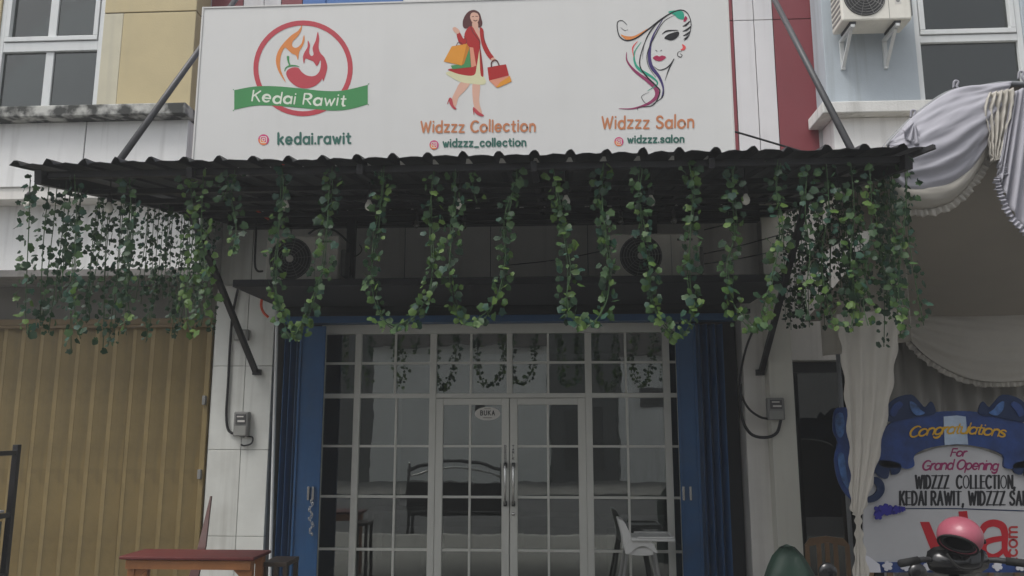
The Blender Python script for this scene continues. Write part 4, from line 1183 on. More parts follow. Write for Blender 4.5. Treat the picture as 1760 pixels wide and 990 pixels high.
loops = [
 ('ivy loop hanging in front of the left air conditioner', [(484, 290), (482, 340), (478, 420), (474, 490), (486, 545), (500, 580), (522, 562), (538, 520), (552, 470), (560, 400), (570, 340), (572, 292)]),
 ('ivy loop right of the left air conditioner, before the post', [(656, 290), (655, 340), (650, 400), (640, 450), (640, 500), (655, 545), (682, 566), (712, 545), (735, 505), (745, 450), (742, 380), (742, 300)]),
 ('ivy loop hanging left of the centre, above the left door leaf', [(778, 296), (784, 345), (778, 400), (772, 460), (780, 520), (805, 556), (835, 545), (856, 505), (868, 450), (872, 380), (886, 320), (888, 290)]),
 ('ivy loop hanging above the right door leaf', [(950, 290), (962, 345), (970, 410), (976, 470), (975, 520), (990, 555), (1018, 558), (1040, 520), (1050, 470), (1042, 400), (1030, 340), (1036, 286)]),
 ('ivy loop hanging in front of the right air conditioner', [(1104, 290), (1100, 335), (1104, 400), (1116, 460), (1122, 520), (1145, 565), (1170, 580), (1190, 540), (1186, 480), (1186, 400), (1190, 340), (1186, 285)]),
 ('ivy loop right of the right air conditioner', [(1262, 285), (1258, 330), (1262, 400), (1252, 460), (1260, 520), (1280, 556), (1300, 566), (1318, 530), (1330, 470), (1340, 400), (1334, 330), (1342, 280)]),
]
for i, (lb, pts) in enumerate(loops):
    garland(lb, front_path(pts, i), 'ivy loops along the canopy front', 0.0195, 0.052, 0.72, (5, 3, 3, 2), 50 + i)
    # a second, looser runner twisted round the first
    pts2 = [(a + 5 * math.sin(k * 1.7 + i), b_ - 6) for k, (a, b_) in enumerate(pts)]
    garland(lb.replace('ivy loop', 'thinner ivy runner in the loop'), front_path(pts2, 90 + i), 'second strands of the front ivy loops', 0.045, 0.052, 0.70, (4, 4, 1, 2), 150 + i)
# single strands on the front edge
singles = [
 ('ivy strand at the far left front corner of the canopy', [(52, 300), (50, 380), (46, 470), (44, 540), (48, 575)], (3, 5, 0, 2)),
 ('bluish ivy strand over the ochre gate, second front strand from the left', [(128, 300), (132, 390), (126, 480), (130, 540), (138, 582)], (3, 3, 0, 5)),
 ('ivy strand over the ochre gate, third front strand from the left', [(222, 300), (226, 390), (216, 480), (222, 540), (206, 560)], (4, 4, 0, 2)),
 ('full bright ivy strand left of the canopy brace', [(326, 300), (332, 390), (324, 480), (320, 540), (330, 576)], (4, 1, 5, 1)),
 ('second bright ivy strand left of the canopy brace', [(350, 300), (346, 400), (356, 490), (346, 560)], (4, 1, 4, 1)),
 ('short ivy strand beside the left sign edge', [(404, 292), (398, 340), (406, 390), (398, 440)], (5, 3, 1, 2)),
 ('short ivy tuft on the front beam left of the first loop', [(386, 292), (392, 318), (384, 345)], (5, 3, 1, 2)),
 ('short ivy tuft on the front beam below the walking figure', [(818, 292), (812, 318), (820, 350)], (5, 3, 0, 2)),
 ('ivy strand right of the last loop, left of the dense corner', [(1388, 285), (1384, 360), (1392, 440), (1384, 505), (1390, 545)], (4, 4, 1, 2)),
 ('full ivy strand in the dense right corner, nearest the pilaster', [(1420, 282), (1424, 360), (1412, 440), (1420, 510), (1436, 560)], (4, 4, 1, 2)),
 ('ivy strand with bright tip in the dense right corner', [(1462, 280), (1468, 360), (1462, 440), (1470, 510), (1462, 566)], (4, 3, 2, 2)),
 ('ivy strand with bright tip beside the tent curtain', [(1494, 280), (1498, 370), (1490, 450), (1484, 520), (1492, 560)], (4, 3, 3, 1)),
 ('outermost ivy strand at the right front corner of the canopy', [(1560, 280), (1556, 360), (1548, 440), (1544, 500), (1552, 556), (1548, 570)], (4, 4, 2, 1)),
]
for i, (lb, pts, tone) in enumerate(singles):
    garland(lb, front_path(pts, 20 + i), 'ivy strands along the canopy front', 0.0185, 0.056, 0.68, tone, 300 + i)
# side curtains of slim strands
def side_curtain(x, ys, lab, group, seed, lens, ds, tone):
    r2 = random.Random(seed)
    for i, y in enumerate(ys):
        L = r2.uniform(*lens)
        xx = x + r2.uniform(-.07, .07)
        p, pts = Vector((xx, y, cz(y) - 0.05)), []
        n_ = 9
        a, b_ = r2.uniform(0, 6), r2.uniform(0, 6)
        for k in range(n_):
            t = k / (n_ - 1)
            pts.append(p + Vector((0.03 * math.sin(3 * t + a) * t, 0.03 * math.sin(4 * t + b_) * t, -L * t)))
        garland(lab, pts, group, ds, 0.042, 0.62, tone, seed * 97 + i, False, 0.6)
ysl = [5.42 + 2.9 * ((i + rnd.uniform(.1, .9)) / 38) for i in range(38)]
side_curtain(CX0 + 0.07, ysl, 'slim dark ivy strand in the curtain along the left canopy side', 'left side ivy curtain strands', 11, (0.85, 1.30), 0.029, (2, 8, 0, 1))
ysr = [5.42 + 2.9 * ((i + rnd.uniform(.1, .9)) / 32) for i in range(32)]
side_curtain(CX1 - 0.06, ysr, 'slim dark ivy strand in the curtain along the right canopy side', 'right side ivy curtain strands', 12, (0.95, 1.30), 0.028, (3, 7, 0, 1))

# ================================================================== PARTY TENT (right)
Te = thing('party_tent', 'white and beige draped party tent at the right edge', 'tent', (4.6, 7.0, 0))
def sheet(name, fn, nu, nv, m, par, thick=0.004):
    v, f = [], []
    for j in range(nv + 1):
        for i in range(nu + 1):
            v.append(fn(i / nu, j / nv))
    for j in range(nv):
        for i in range(nu):
            a = j * (nu + 1) + i
            f.append((a, a + 1, a + nu + 2, a + nu + 1))
    o = raw(name, v, f, m, par, True)
    sm = o.modifiers.new('thickness', 'SOLIDIFY'); sm.thickness = thick; sm.offset = 0
    return o
def interp(pts, t):
    """pts: list of vectors, t in 0..1 by index, smooth"""
    n_ = len(pts) - 1
    k = min(int(t * n_), n_ - 1)
    u = t * n_ - k
    a, b_, c, d = pts[max(k - 1, 0)], pts[k], pts[k + 1], pts[min(k + 2, n_)]
    return 0.5 * ((2 * b_) + (c - a) * u + (2 * a - 5 * b_ + 4 * c - d) * u * u + (3 * b_ - a - 3 * c + d) * u ** 3)
YT = 5.95
arch = [P(1500, 290, YT), P(1527, 246, YT), P(1578, 194, YT), P(1634, 154, YT), P(1690, 143, YT), P(1750, 136, YT), P(1830, 150, YT), P(1900, 190, YT), P(1950, 250, YT), P(1975, 300, YT)]
MB().tube(smooth_pts([p + Vector((0, 0.06, -0.01)) for p in arch], 5), 0.022, 8).build('arch_pipe', mat('grey_pipe', (0.20, 0.21, 0.22), 0.4, 0.1), Te, True)
for q in (P(1640, 150, YT), P(1751, 134, YT), P(1567, 200, YT)):
    MB().tube(smooth_pts([q + Vector((-0.02, -0.03, -0.02)), q + Vector((-0.015, -0.04, 0.03)), q + Vector((0.012, -0.04, 0.025)), q + Vector((0.0, -0.04, -0.01)), q + Vector((0.02, -0.04, -0.05))], 5), 0.009, 6).build('tie', M_CLOTH, Te, True)
# outer skin: stretched cloth behind the arch rising to the roof ridge
def skin(u, v):
    a = interp(arch, u)
    return Vector((a.x, YT + 0.07 + 2.2 * v, a.z - 0.02 - 0.55 * v * v - 0.03 * math.sin(math.pi * v)))
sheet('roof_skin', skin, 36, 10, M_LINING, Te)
# swag one
top1 = [P(1527, 246, YT - .03), P(1548, 222, YT - .03), P(1578, 194, YT - .03), P(1634, 157, YT - .03), P(1690, 148, YT - .03), P(1736, 142, YT - .03)]
bot1 = [P(1527, 262, YT - .05), P(1540, 318, YT - .05), P(1582, 332, YT - .05), P(1640, 318, YT - .05), P(1684, 268, YT - .05), P(1714, 214, YT - .05)]
def swag(top, bot, nf, amp, ph=0.0):
    def fn(u, v):
        a, b_ = interp(top, u), interp(bot, u)
        p = a.lerp(b_, v)
        k = math.sin(math.pi * min(1, max(0, u))) ** 0.6
        w = 0.7 * amp * math.sin(2 * math.pi * nf * (v ** 1.15) + ph + 1.2 * u + 1.4 * noise.noise(Vector((u * 3, v * 2, ph)))) * (0.25 + 0.75 * v) * (1.25 - 0.6 * k)
        w += 0.016 * noise.noise(Vector((u * 5, v * 12, 3))) + 0.008 * noise.noise(Vector((u * 9, v * 34, 5)))
        return p + Vector((0, -abs(amp) * 1.2 - w - 0.09 * math.sin(math.pi * v) * k, 0))
    return fn
sheet('swag', swag(top1, bot1, 4.5, 0.020), 60, 44, M_CLOTH, Te)
bot1b = [p + Vector((0, 0.06, -0.105)) for p in bot1]
bot1t = [p + Vector((0, 0.05, 0.09)) for p in bot1]
sheet('shade_band', swag(bot1t, bot1b, 1.5, 0.008), 50, 12, M_CLOTHC, Te)  # beige band colours in the shaded lining seen below the swag
def ruffle(line, h, nf, m, par, nm='ruffle', y=0.0):
    def fn(u, v):
        p = interp(line, u)
        d = (interp(line, min(1, u + .01)) - interp(line, max(0, u - .01))).normalized()
        nrm = Vector((d.z, 0, -d.x))
        if nrm.z > 0: nrm = -nrm
        w = (0.25 + 0.75 * v)
        return p + nrm * (h * v * (1 + 0.35 * noise.noise(Vector((u * nf * 0.9, 7, 0))))) + Vector((0, y - 0.016 * w * math.sin(2 * math.pi * nf * u + 2.6 * math.sin(9 * u)) - 0.01 * noise.noise(Vector((u * 60, v, 2))), 0)) + d * (0.006 * w * noise.noise(Vector((u * 45, 3, v))))
    return sheet(nm, fn, int(nf * 7), 4, m, par, 0.002)
ruffle(bot1b[1:], 0.055, 26, M_CLOTHC, Te)
# jabot (gathered tail) and second swag to its right
jl = [P(1700, 160, YT - .12), P(1690, 190, YT - .12), P(1697, 225, YT - .12), P(1700, 258, YT - .12), P(1706, 278, YT - .12)]
jr = [P(1742, 152, YT - .12), P(1742, 180, YT - .12), P(1732, 222, YT - .12), P(1722, 255, YT - .12), P(1716, 276, YT - .12)]
def jab(u, v):
    a, b_ = interp(jl, v), interp(jr, v)
    p = a.lerp(b_, u)
    return p + Vector((0.014 * noise.noise(Vector((v * 14, u * 3, 8))) * (abs(u - .5) * 2) ** 2, -0.022 * math.sin(2 * math.pi * 4.5 * u + 2.5 * v) - 0.012 * noise.noise(Vector((u * 4, v * 9, 1))), 0))
sheet('tail', jab, 40, 40, M_CLOTHC, Te)
top2 = [P(1733, 166, YT - .08), P(1745, 158, YT - .08), P(1770, 152, YT - .08), P(1830, 158, YT - .08), P(1900, 196, YT - .08), P(1945, 255, YT - .08)]
bot2 = [P(1712, 285, YT - .10), P(1717, 325, YT - .10), P(1742, 378, YT - .10), P(1800, 420, YT - .10), P(1880, 390, YT - .10), P(1940, 280, YT - .10)]
def swag2(u, v):
    a, b_ = interp(top2, u), interp(bot2, u)
    p = a.lerp(b_, v)
    return p + Vector((0, -0.03 - 0.035 * math.sin(2 * math.pi * 9 * u ** 0.8 + 1.5 * v) * (0.3 + .7 * v), 0))
sheet('swag', swag2, 110, 24, M_CLOTH, Te)
ruffle(bot2, 0.045, 46, M_CLOTH, Te, y=-0.04)
# rosette fan at the left end of swag one
q = P(1566, 222, YT - 0.12)
def fan(u, v):
    t = R(200 + 95 * u)
    rr = 0.02 + 0.16 * v
    return q + Vector((math.cos(t) * rr * 0.55 + 0.02, -0.02 - 0.018 * math.sin(2 * math.pi * 3 * u) * v, math.sin(t) * rr + 0.05))
sheet('rosette', fan, 30, 8, M_CLOTH, Te)
# lining of the roof seen from below, with one seam
LZ0, LZ1 = P(1660, 262, 6.05).z, P(1660, 548, 8.15).z
def lining(u, v):
    x = 2.44 + 0.32 * (1 - v) + 4.2 * u
    y = 6.05 + 2.1 * v
    return Vector((x, y, LZ0 + (LZ1 - LZ0) * (v ** 0.9) - 0.05 * math.sin(math.pi * v) - 0.018 * math.sin(2 * math.pi * 2.5 * u + 2 * v) - 0.012 * noise.noise(Vector((u * 6, v * 5, 1)))))
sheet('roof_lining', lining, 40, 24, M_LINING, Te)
def side_l(u, v):                                                # left side drape, behind the ivy
    y = 6.7 + 1.45 * u
    t = (y - 6.05) / 2.1
    zt_ = LZ0 + (LZ1 - LZ0) * (t ** 0.9) - 0.02
    return Vector((2.60 + 0.25 * (1 - u) + 0.03 * math.sin(2 * math.pi * 4 * u), y, zt_ - (zt_ - 2.55) * v))
sheet('side_drape', side_l, 30, 10, M_CLOTHC, Te)
# back swag and pleated backdrop
tb = [P(x, y, 8.12) for x, y in ((1540, 546), (1600, 530), (1680, 527), (1760, 530), (1850, 535), (1940, 548))]
bb = [P(x, y, 8.10) for x, y in ((1544, 562), (1590, 612), (1660, 650), (1735, 656), (1830, 640), (1936, 565))]
sheet('back_swag', swag(tb, bb, 4.0, 0.012, 1.0), 60, 40, M_CLOTHC, Te)
ruffle(bb, 0.05, 40, M_CLOTHC, Te)
bx0, bx1 = 3.25, 6.4
def back(u, v):
    return Vector((bx0 + (bx1 - bx0) * u, 8.35 + 0.035 * math.sin(2 * math.pi * 17 * u + 0.6 * math.sin(3 * v)) + 0.012 * math.sin(41 * u), 2.95 * (1 - v) + 0.02))
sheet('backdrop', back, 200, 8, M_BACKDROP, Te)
for x, y in ((2.78, 8.25), (6.3, 8.25), (6.35, 6.0)):
    MB().tube([(x, y, 0), (x, y, 2.95 if y > 7 else 3.7)], 0.022, 8).build('post', mat('grey_pipe', (0.20, 0.21, 0.22)), Te, True)
# tied curtain
YC = 6.45
cl = [P(x, y, YC) for x, y in ((1438, 540), (1444, 600), (1453, 700), (1460, 800), (1462, 872), (1470, 890), (1470, 930), (1466, 990), (1462, 1060))]
cr = [P(x, y, YC) for x, y in ((1556, 530), (1545, 580), (1532, 680), (1510, 790), (1490, 866), (1480, 890), (1484, 930), (1494, 990), (1502, 1060))]
def curt(u, v):
    a, b_ = interp(cl, v), interp(cr, v)
    p = a.lerp(b_, u)
    w = (b_.x - a.x)
    e = (abs(u - .5) * 2) ** 8
    return p + Vector((e * 0.010 * math.sin(v * 90) * (1 if u > .5 else -1), -0.04 * w * math.sin(2 * math.pi * 3.5 * u + 1.5 * math.sin(3 * v)) - 0.02 * w * noise.noise(Vector((u * 9, v * 3, 4))) - 0.01 * noise.noise(Vector((u * 16, v * 2, 9))), 0))
Cu = sheet('tied_curtain', curt, 48, 90, M_CLOTHC, None)
tag(Cu, 'cream curtain gathered and tied beside the congratulation board', 'curtain')

# ================================================================== CONGRATULATION BOARD
YBd = 6.95
Bd = thing('flower_board', 'congratulation board with blue scrolls and lettering under the tent', 'board', P(1645, 985, YBd))
C_NAVY, C_ROYAL = flat('board_navy', (0.008, 0.022, 0.07)), mat('board_blue', (0.010, 0.036, 0.15), 0.45, 0.5, 5)
C_SKY, C_BWHITE = mat('board_sky_blue', (0.04, 0.10, 0.25), 0.5, 0.7, 12), flat('board_white', (0.42, 0.42, 0.43))
C_GOLD, C_ROSE = flat('board_gold', (0.55, 0.32, 0.02)), flat('board_rose', (0.26, 0.02, 0.10))
C_VRED, C_VIOLET = flat('board_red', (0.42, 0.012, 0.022)), flat('board_violet', (0.025, 0.022, 0.24))
C_LILAC = flat('board_pale', (0.58, 0.58, 0.62))
def slab(nm, pts, y, th, m, sm=4):
    q = smooth_pts([Vector((a, b_, 0)) for a, b_ in pts], sm, True) if sm else [Vector((a, b_, 0)) for a, b_ in pts]
    w = [P(a.x, a.y, y) for a in q]
    return MB().prism([(a.x, a.z) for a in w], y, y + th).build(nm, m, Bd)
def mir(pts): return [(2 * 1645 - a, b_) for a, b_ in pts]
slab('panel', [(1484, 982), (1484, 860), (1490, 834), (1506, 812), (1530, 800), (1552, 796), (1575, 782), (1610, 770), (1645, 766), (1680, 770), (1715, 782), (1738, 796), (1760, 800), (1784, 812), (1800, 834), (1806, 860), (1806, 982)], YBd, 0.02, C_BWHITE, 0)
slab('base_strip', [(1484, 966), (1806, 968), (1806, 984), (1484, 984)], YBd - 0.012, 0.011, C_ROYAL, 0)
banner = [(1512, 800), (1514, 756), (1532, 726), (1580, 712), (1645, 706), (1710, 712), (1758, 726), (1776, 756), (1778, 800), (1750, 804), (1738, 806), (1726, 802), (1724, 782), (1690, 769), (1645, 764), (1600, 769), (1572, 782), (1572, 800), (1560, 806), (1550, 804)]
slab('banner', banner, YBd - 0.03, 0.028, C_ROYAL, 3)
# corner scrolls, both sides
for mm in (lambda p: p, mir):
    slab('scroll', mm([(1526, 724), (1524, 700), (1540, 684), (1566, 678), (1580, 690), (1590, 700), (1600, 690), (1607, 700), (1606, 712), (1580, 716), (1550, 722)]), YBd - 0.045, 0.014, C_NAVY, 3)
    slab('scroll_light', mm([(1564, 690), (1574, 694), (1582, 704), (1590, 710), (1576, 714), (1566, 704)]), YBd - 0.055, 0.009, C_SKY, 3)
    slab('scroll_light', mm([(1530, 712), (1534, 698), (1546, 690), (1552, 696), (1544, 706), (1538, 716)]), YBd - 0.0551, 0.009, C_ROYAL, 3)
    slab('scroll', mm([(1490, 800), (1508, 792), (1530, 792), (1548, 798), (1546, 812), (1534, 816), (1530, 806), (1526, 822), (1512, 820), (1502, 808)]), YBd - 0.03, 0.02, C_NAVY, 3)
    slab('scroll', mm([(1494, 822), (1508, 820), (1519, 830), (1520, 846), (1508, 860), (1492, 864), (1490, 856), (1502, 850), (1508, 840), (1503, 831), (1494, 832)]), YBd - 0.031, 0.02, C_NAVY, 3)
    slab('wing', mm([(1446, 700), (1434, 708), (1432, 740), (1440, 760), (1434, 790), (1442, 830), (1462, 858), (1486, 862), (1492, 830), (1512, 800), (1512, 740), (1480, 706)]), YBd + 0.021, 0.02, C_ROYAL, 3)
    slab('wing_light', mm([(1436, 716), (1448, 710), (1452, 736), (1446, 752), (1438, 744)]), YBd + 0.012, 0.008, C_SKY, 3)
    slab('wing_light', mm([(1440, 786), (1450, 780), (1456, 820), (1462, 844), (1448, 826)]), YBd + 0.012, 0.008, C_SKY, 3)
# paler patch at the middle of the banner
slab('banner_patch', [(1622, 716), (1645, 714), (1660, 716), (1664, 764), (1645, 763), (1624, 765)], YBd - 0.037, 0.006, mat('board_pale_patch', (0.34, 0.42, 0.52), 0.45, 0.25, 4), 0)
BP = Print(YBd - 0.040, Bd, gap=0.000004)
write(BP, 'Congratulations', 1562, 1726, lambda x: 753 - 8 * math.sin(math.pi * (x - 1555) / 185), 11.5, 3.6, 'lettering', C_GOLD, .13, 0.30, 0.6)
BW = Print(YBd - 0.002, Bd, gap=0.000004)
write(BW, 'For', 1634, 1659, lambda x: 784, 8.5, 3.4, 'lettering', C_ROSE, .2, 0.25, 0.7)
write(BW, 'Grand Opening', 1585, 1714, lambda x: 808 - 1.5 * math.sin(math.pi * (x - 1585) / 130), 10.5, 3.6, 'lettering', C_ROSE, .2, 0.22, 0.7)
write(BW, 'WIDZZZ  COLLECTION,', 1574, 1744, lambda x: 839, 14.2, 2.0, 'lettering', C_BLACK, .42, 0, 1.0, 1.6, 0, 2.0)
write(BW, 'KEDAI RAWIT, WIDZZZ SALON', 1547, 1790, lambda x: 867.5, 15, 2.0, 'lettering', C_BLACK, .42, 0, 1.0, 1.6, 0, 2.0)
BW.begin(); BW.stroke([(1556, 874), (1640, 874), (1760, 878)], 1.8, None, None, 0); BW.end('rule', C_NAVY)
BW.begin()
BW.fill([(1581, 897), (1597, 897), (1614, 937), (1631, 897), (1646, 897), (1624, 961), (1606, 961)], 0)
BW.fill([(1650, 901), (1663, 901), (1663, 961), (1650, 961)], 0); BW.fill([(1647, 879), (1662, 878), (1664, 893), (1649, 893)], 0)
BW.stroke([(1687, 913), (1694, 903), (1708, 899), (1722, 904), (1727, 918), (1727, 945), (1734, 958)], 13, 11, 8)
BW.stroke([(1727, 925), (1706, 928), (1692, 935), (1692, 950), (1706, 957), (1720, 950), (1727, 940)], 11, 9, 6)
BW.end('lettering', C_VRED)
BC = Print(YBd - 0.003, Bd, lambda x: x, lambda y: y, gap=0.000004)
# ".com" runs upwards along the edge
class Up(Print):
    def pt(s, x, y): return P(1748 + (y - 0), 960 - x, s.Y) + Vector((0, -s.gap * s.k, 0))
UPP = Up(YBd - 0.003, Bd, gap=0.000004)
write(UPP, '.com', 0, 54, lambda x: 0, 13, 3.6, 'lettering', flat('board_dull_red', (0.38, 0.03, 0.03)), .3)
# paper flowers
def petals(nm, cx, cy, r_, n_, y, m, seed, th=0.012):
    r2 = random.Random(seed)
    pts = []
    for k in range(n_ * 6):
        t = 2 * math.pi * k / (n_ * 6)
        rr = r_ * (0.62 + 0.38 * abs(math.cos(n_ * t / 2)) ** 0.8) * r2.uniform(.95, 1.05)
        pts.append((cx + rr * math.cos(t + seed), cy + rr * math.sin(t + seed)))
    o = slab(nm, pts, y, th, m, 0)
    return o
for k, px in enumerate((1498, 1526, 1557, 1597, 1640, 1674, 1715, 1754, 1790)):
    petals('flower', px, 973, 9, 5, YBd - 0.026, C_LILAC, k * .7)
for k, (px, py, r_) in enumerate(((1512, 878, 10), (1522, 876, 11), (1510, 886, 8), (1532, 877, 9), (1542, 876, 8), (1552, 875, 5))):
    petals('flower', px, py, r_, 5, YBd - 0.016 - 0.012 * (k % 3), C_VIOLET, k * 1.1)
slab('floral_corner', [(1484, 982), (1484, 952), (1496, 958), (1512, 970), (1514, 984), (1484, 984)], YBd - 0.027, 0.012, C_LILAC, 0)
for s in (-1, 1):
    x = P(1645 + s * 110, 980, YBd).x
    MB().bar((x, YBd + 0.08, 0.0), (x, YBd + 0.06, 2.0), 0.04, 0.03).build('stand_leg', M_WOODP, Bd)
    MB().bar((x, YBd + 0.75, 0.0), (x, YBd + 0.09, 1.6), 0.04, 0.03).build('stand_brace', M_WOODP, Bd)
# ================================================================== FURNITURE AND STREET THINGS
# red topped table, lower left
T = thing('table', 'red topped wooden table with orange legs before the left pillar', 'table', (-3.1, 7.4, 0))
c = [P(209, 963, 7.0), P(437, 957, 7.0)]
zt_ = P(320, 957, 6.95).z
x0, x1 = P(209, 963, 7.0).x, P(440, 957, 7.0).x
MB().box(x0, x1, 6.95, 7.38, zt_ - 0.028, zt_, 0.008).build('table_top', M_WOODR, T)
MB().box(x0 + 0.04, x1 - 0.04, 6.99, 7.02, zt_ - 0.11, zt_ - 0.036, 0.003).build('apron', M_WOODO, T)
MB().box(x0 + 0.04, x1 - 0.04, 7.32, 7.35, zt_ - 0.11, zt_ - 0.036, 0.003).build('apron', M_WOODO, T)
for x in (x0 + 0.07, x1 - 0.07):
    for y in (7.06, 7.29):
        MB().box(x - 0.03, x + 0.03, y - 0.03, y + 0.03, 0.0, zt_ - 0.036, 0.004).build('leg', M_WOODO, T)
for x, s in ((x0 + 0.10, 1), (x1 - 0.10, -1)):
    MB().prism([(x, zt_ - 0.111), (x + s * 0.11, zt_ - 0.111), (x, zt_ - 0.22)], 7.04, 7.06).build('corner_bracket', M_WOODO, T)
# dark bench end to the right of the table
q = P(455, 955, 7.3)
K = thing('stool', 'dark wooden stool half hidden behind the red table', 'stool', (q.x, 7.5, 0))
MB().box(q.x - 0.02, q.x + 0.2, 7.30, 7.65, 0.66, 0.70, 0.006).build('seat', M_WOODD, K)
for dx in (0.0, 0.18):
    for dy in (7.33, 7.62):
        MB().box(q.x + dx - 0.018, q.x + dx + 0.018, dy - 0.018, dy + 0.018, 0, 0.659).build('leg', M_WOODD, K)
# red chair back behind the table
a, b_, c_ = P(361, 853, 8.55), P(340, 940, 8.2), P(353, 940, 8.2)
K = thing('plank', 'tapered red wooden plank leaning on the pillar behind the table', 'plank', ((b_.x + c_.x) / 2, 7.9, 0))
MB().add([(a.x, 8.55, a.z), (a.x + 0.012, 8.55, a.z), (c_.x, 8.2, c_.z), (b_.x, 8.2, b_.z), (b_.x - 0.06, 7.9, 0), (b_.x + 0.06, 7.9, 0), (a.x, 8.58, a.z), (a.x + 0.012, 8.58, a.z), (c_.x, 8.23, c_.z), (b_.x, 8.23, b_.z), (b_.x - 0.06, 7.93, 0), (b_.x + 0.06, 7.93, 0)],
         [(0, 1, 2, 3), (3, 2, 5, 4), (6, 9, 8, 7), (9, 10, 11, 8), (0, 3, 9, 6), (3, 4, 10, 9), (1, 7, 8, 2), (2, 8, 11, 5), (4, 5, 11, 10), (0, 6, 7, 1)]).build('board', mat('dark_red_wood', (0.07, 0.022, 0.018), 0.6, 0.2, 6), K)

# black metal rack at the left edge
xr = P(34, 800, 7.05).x
Rk = thing('display_rack', 'black metal display rack with wooden panel at the left edge', 'rack', (xr - 0.5, 6.8, 0))
ztop = P(30, 766, 6.6).z; zs_ = P(20, 888, 6.6).z
for x in (xr - 0.05, xr - 1.05):
    for y in (6.6, 7.0):
        MB().box(x, x + 0.05, y, y + 0.05, 0, ztop, 0.004).build('post', M_STEELK, Rk)
for z in (ztop - 0.09, zs_ - 0.05, zs_ - 0.55):
    MB().box(xr - 1.0, xr - 0.051, 6.605, 6.645, z, z + 0.04, 0.003).build('rail', M_STEELK, Rk)
    MB().box(xr - 0.045, xr - 0.005, 6.651, 6.999, z, z + 0.04, 0.003).build('rail', M_STEELK, Rk)
MB().box(xr - 1.0, xr - 0.055, 6.65, 6.99, zs_ - 0.008, zs_ + 0.012, 0.003).build('shelf', M_CLADW, Rk)
MB().box(xr - 1.0, xr - 0.08, 6.80, 6.82, zs_ + 0.013, ztop - 0.1, 0.004).build('panel', M_WOODP, Rk)
MB().box(xr - 0.99, xr - 0.06, 6.655, 6.98, zs_ - 0.54, zs_ - 0.08, 0.006).build('drawer', mat('grey_metal_box', (0.13, 0.14, 0.15), 0.4, 0.1), Rk)

# white high chair in front of the glass
H = thing('high_chair', 'white plastic high chair with tray in front of the shop glass', 'high chair', P(1105, 1040, 8.45))
M_PLW = mat('white_plastic', (0.68, 0.68, 0.66), 0.4, 0.04, 3)
YH = 8.5
def prof(pts, y0, y1, nm, m=M_PLW, sm=3):
    q = smooth_pts([Vector((a, b_, 0)) for a, b_ in pts], sm, True) if sm else [Vector((a, b_, 0)) for a, b_ in pts]
    w = [P(a.x, a.y, YH) for a in q]
    o = MB().prism([(a.x, a.z) for a in w], y0, y1).build(nm, m, H)
    bv = o.modifiers.new('round', 'BEVEL'); bv.width = 0.008; bv.segments = 2; bv.limit_method = 'ANGLE'
    return o
prof([(1061, 893), (1064, 890), (1071, 894), (1078, 908), (1084, 922), (1082, 940), (1076, 948), (1071, 940), (1068, 918)], YH - 0.15, YH + 0.15, 'backrest')
for y0 in (YH - 0.18, YH + 0.155):
    prof([(1082, 920), (1100, 922), (1118, 928), (1123, 938), (1127, 946), (1120, 944), (1112, 938), (1102, 935), (1090, 938), (1080, 947), (1072, 946), (1074, 930)], y0, y0 + 0.025, 'side_wing')
prof([(1078, 948), (1092, 938), (1106, 936), (1116, 940), (1121, 949), (1100, 951)], YH - 0.15, YH + 0.15, 'seat')
a, b_ = P(1082, 916, YH), P(1156, 928, YH)
MB().box(a.x, b_.x, YH - 0.22, YH + 0.22, b_.z + 0.01, b_.z + 0.035, 0.010).build('tray', M_PLW, H)
for s in (-1, 1):
    MB().box(a.x + 0.06, b_.x - 0.02, YH + s * 0.205 - 0.012, YH + s * 0.205 + 0.012, b_.z + 0.036, b_.z + 0.055, 0.006).build('tray_rim', M_PLW, H)
MB().box(b_.x - 0.035, b_.x - 0.01, YH - 0.19, YH + 0.19, b_.z + 0.036, b_.z + 0.055, 0.006).build('tray_rim', M_PLW, H)
for s in (-1, 1):
    for (t0, t1) in (((1076, 946), (1056, 1036)), ((1122, 944), (1142, 1036))):
        p0, p1 = P(*t0, YH), P(*t1, YH)
        MB().tube([(p0.x, YH + s * 0.15, p0.z), (p1.x, YH + s * 0.24, 0.0)], 0.016, 10).build('leg', M_GREYP, H, True)

# dining tables, benches and stools inside
def table(label, x, y, w, d, h, m):
    t_ = thing('dining_table', label, 'table', (x, y, 0.012), 'tables inside the shop')
    MB().box(x - w / 2, x + w / 2, y - d / 2, y + d / 2, h - 0.04, h, 0.006).build('table_top', m, t_)
    for sx in (-1, 1):
        for sy in (-1, 1):
            MB().box(x + sx * (w / 2 - 0.05) - 0.03, x + sx * (w / 2 - 0.05) + 0.03, y + sy * (d / 2 - 0.05) - 0.03, y + sy * (d / 2 - 0.05) + 0.03, 0.013, h - 0.041).build('leg', m, t_)
M_TT = mat('grey_table_laminate', (0.30, 0.30, 0.28), 0.35, 0.08)
table('grey dining table inside behind the left door leaf', -1.15, 10.5, 1.1, 0.65, 0.78, M_TT)
table('dining table inside behind the left fixed glazing', -2.1, 11.6, 1.0, 0.7, 0.76, M_TT)
table('dining table inside behind the right door leaf', -0.1, 10.9, 0.9, 0.6, 0.76, M_TT)
table('dining table inside behind the high chair', 0.95, 10.6, 0.9, 0.6, 0.76, M_TT)
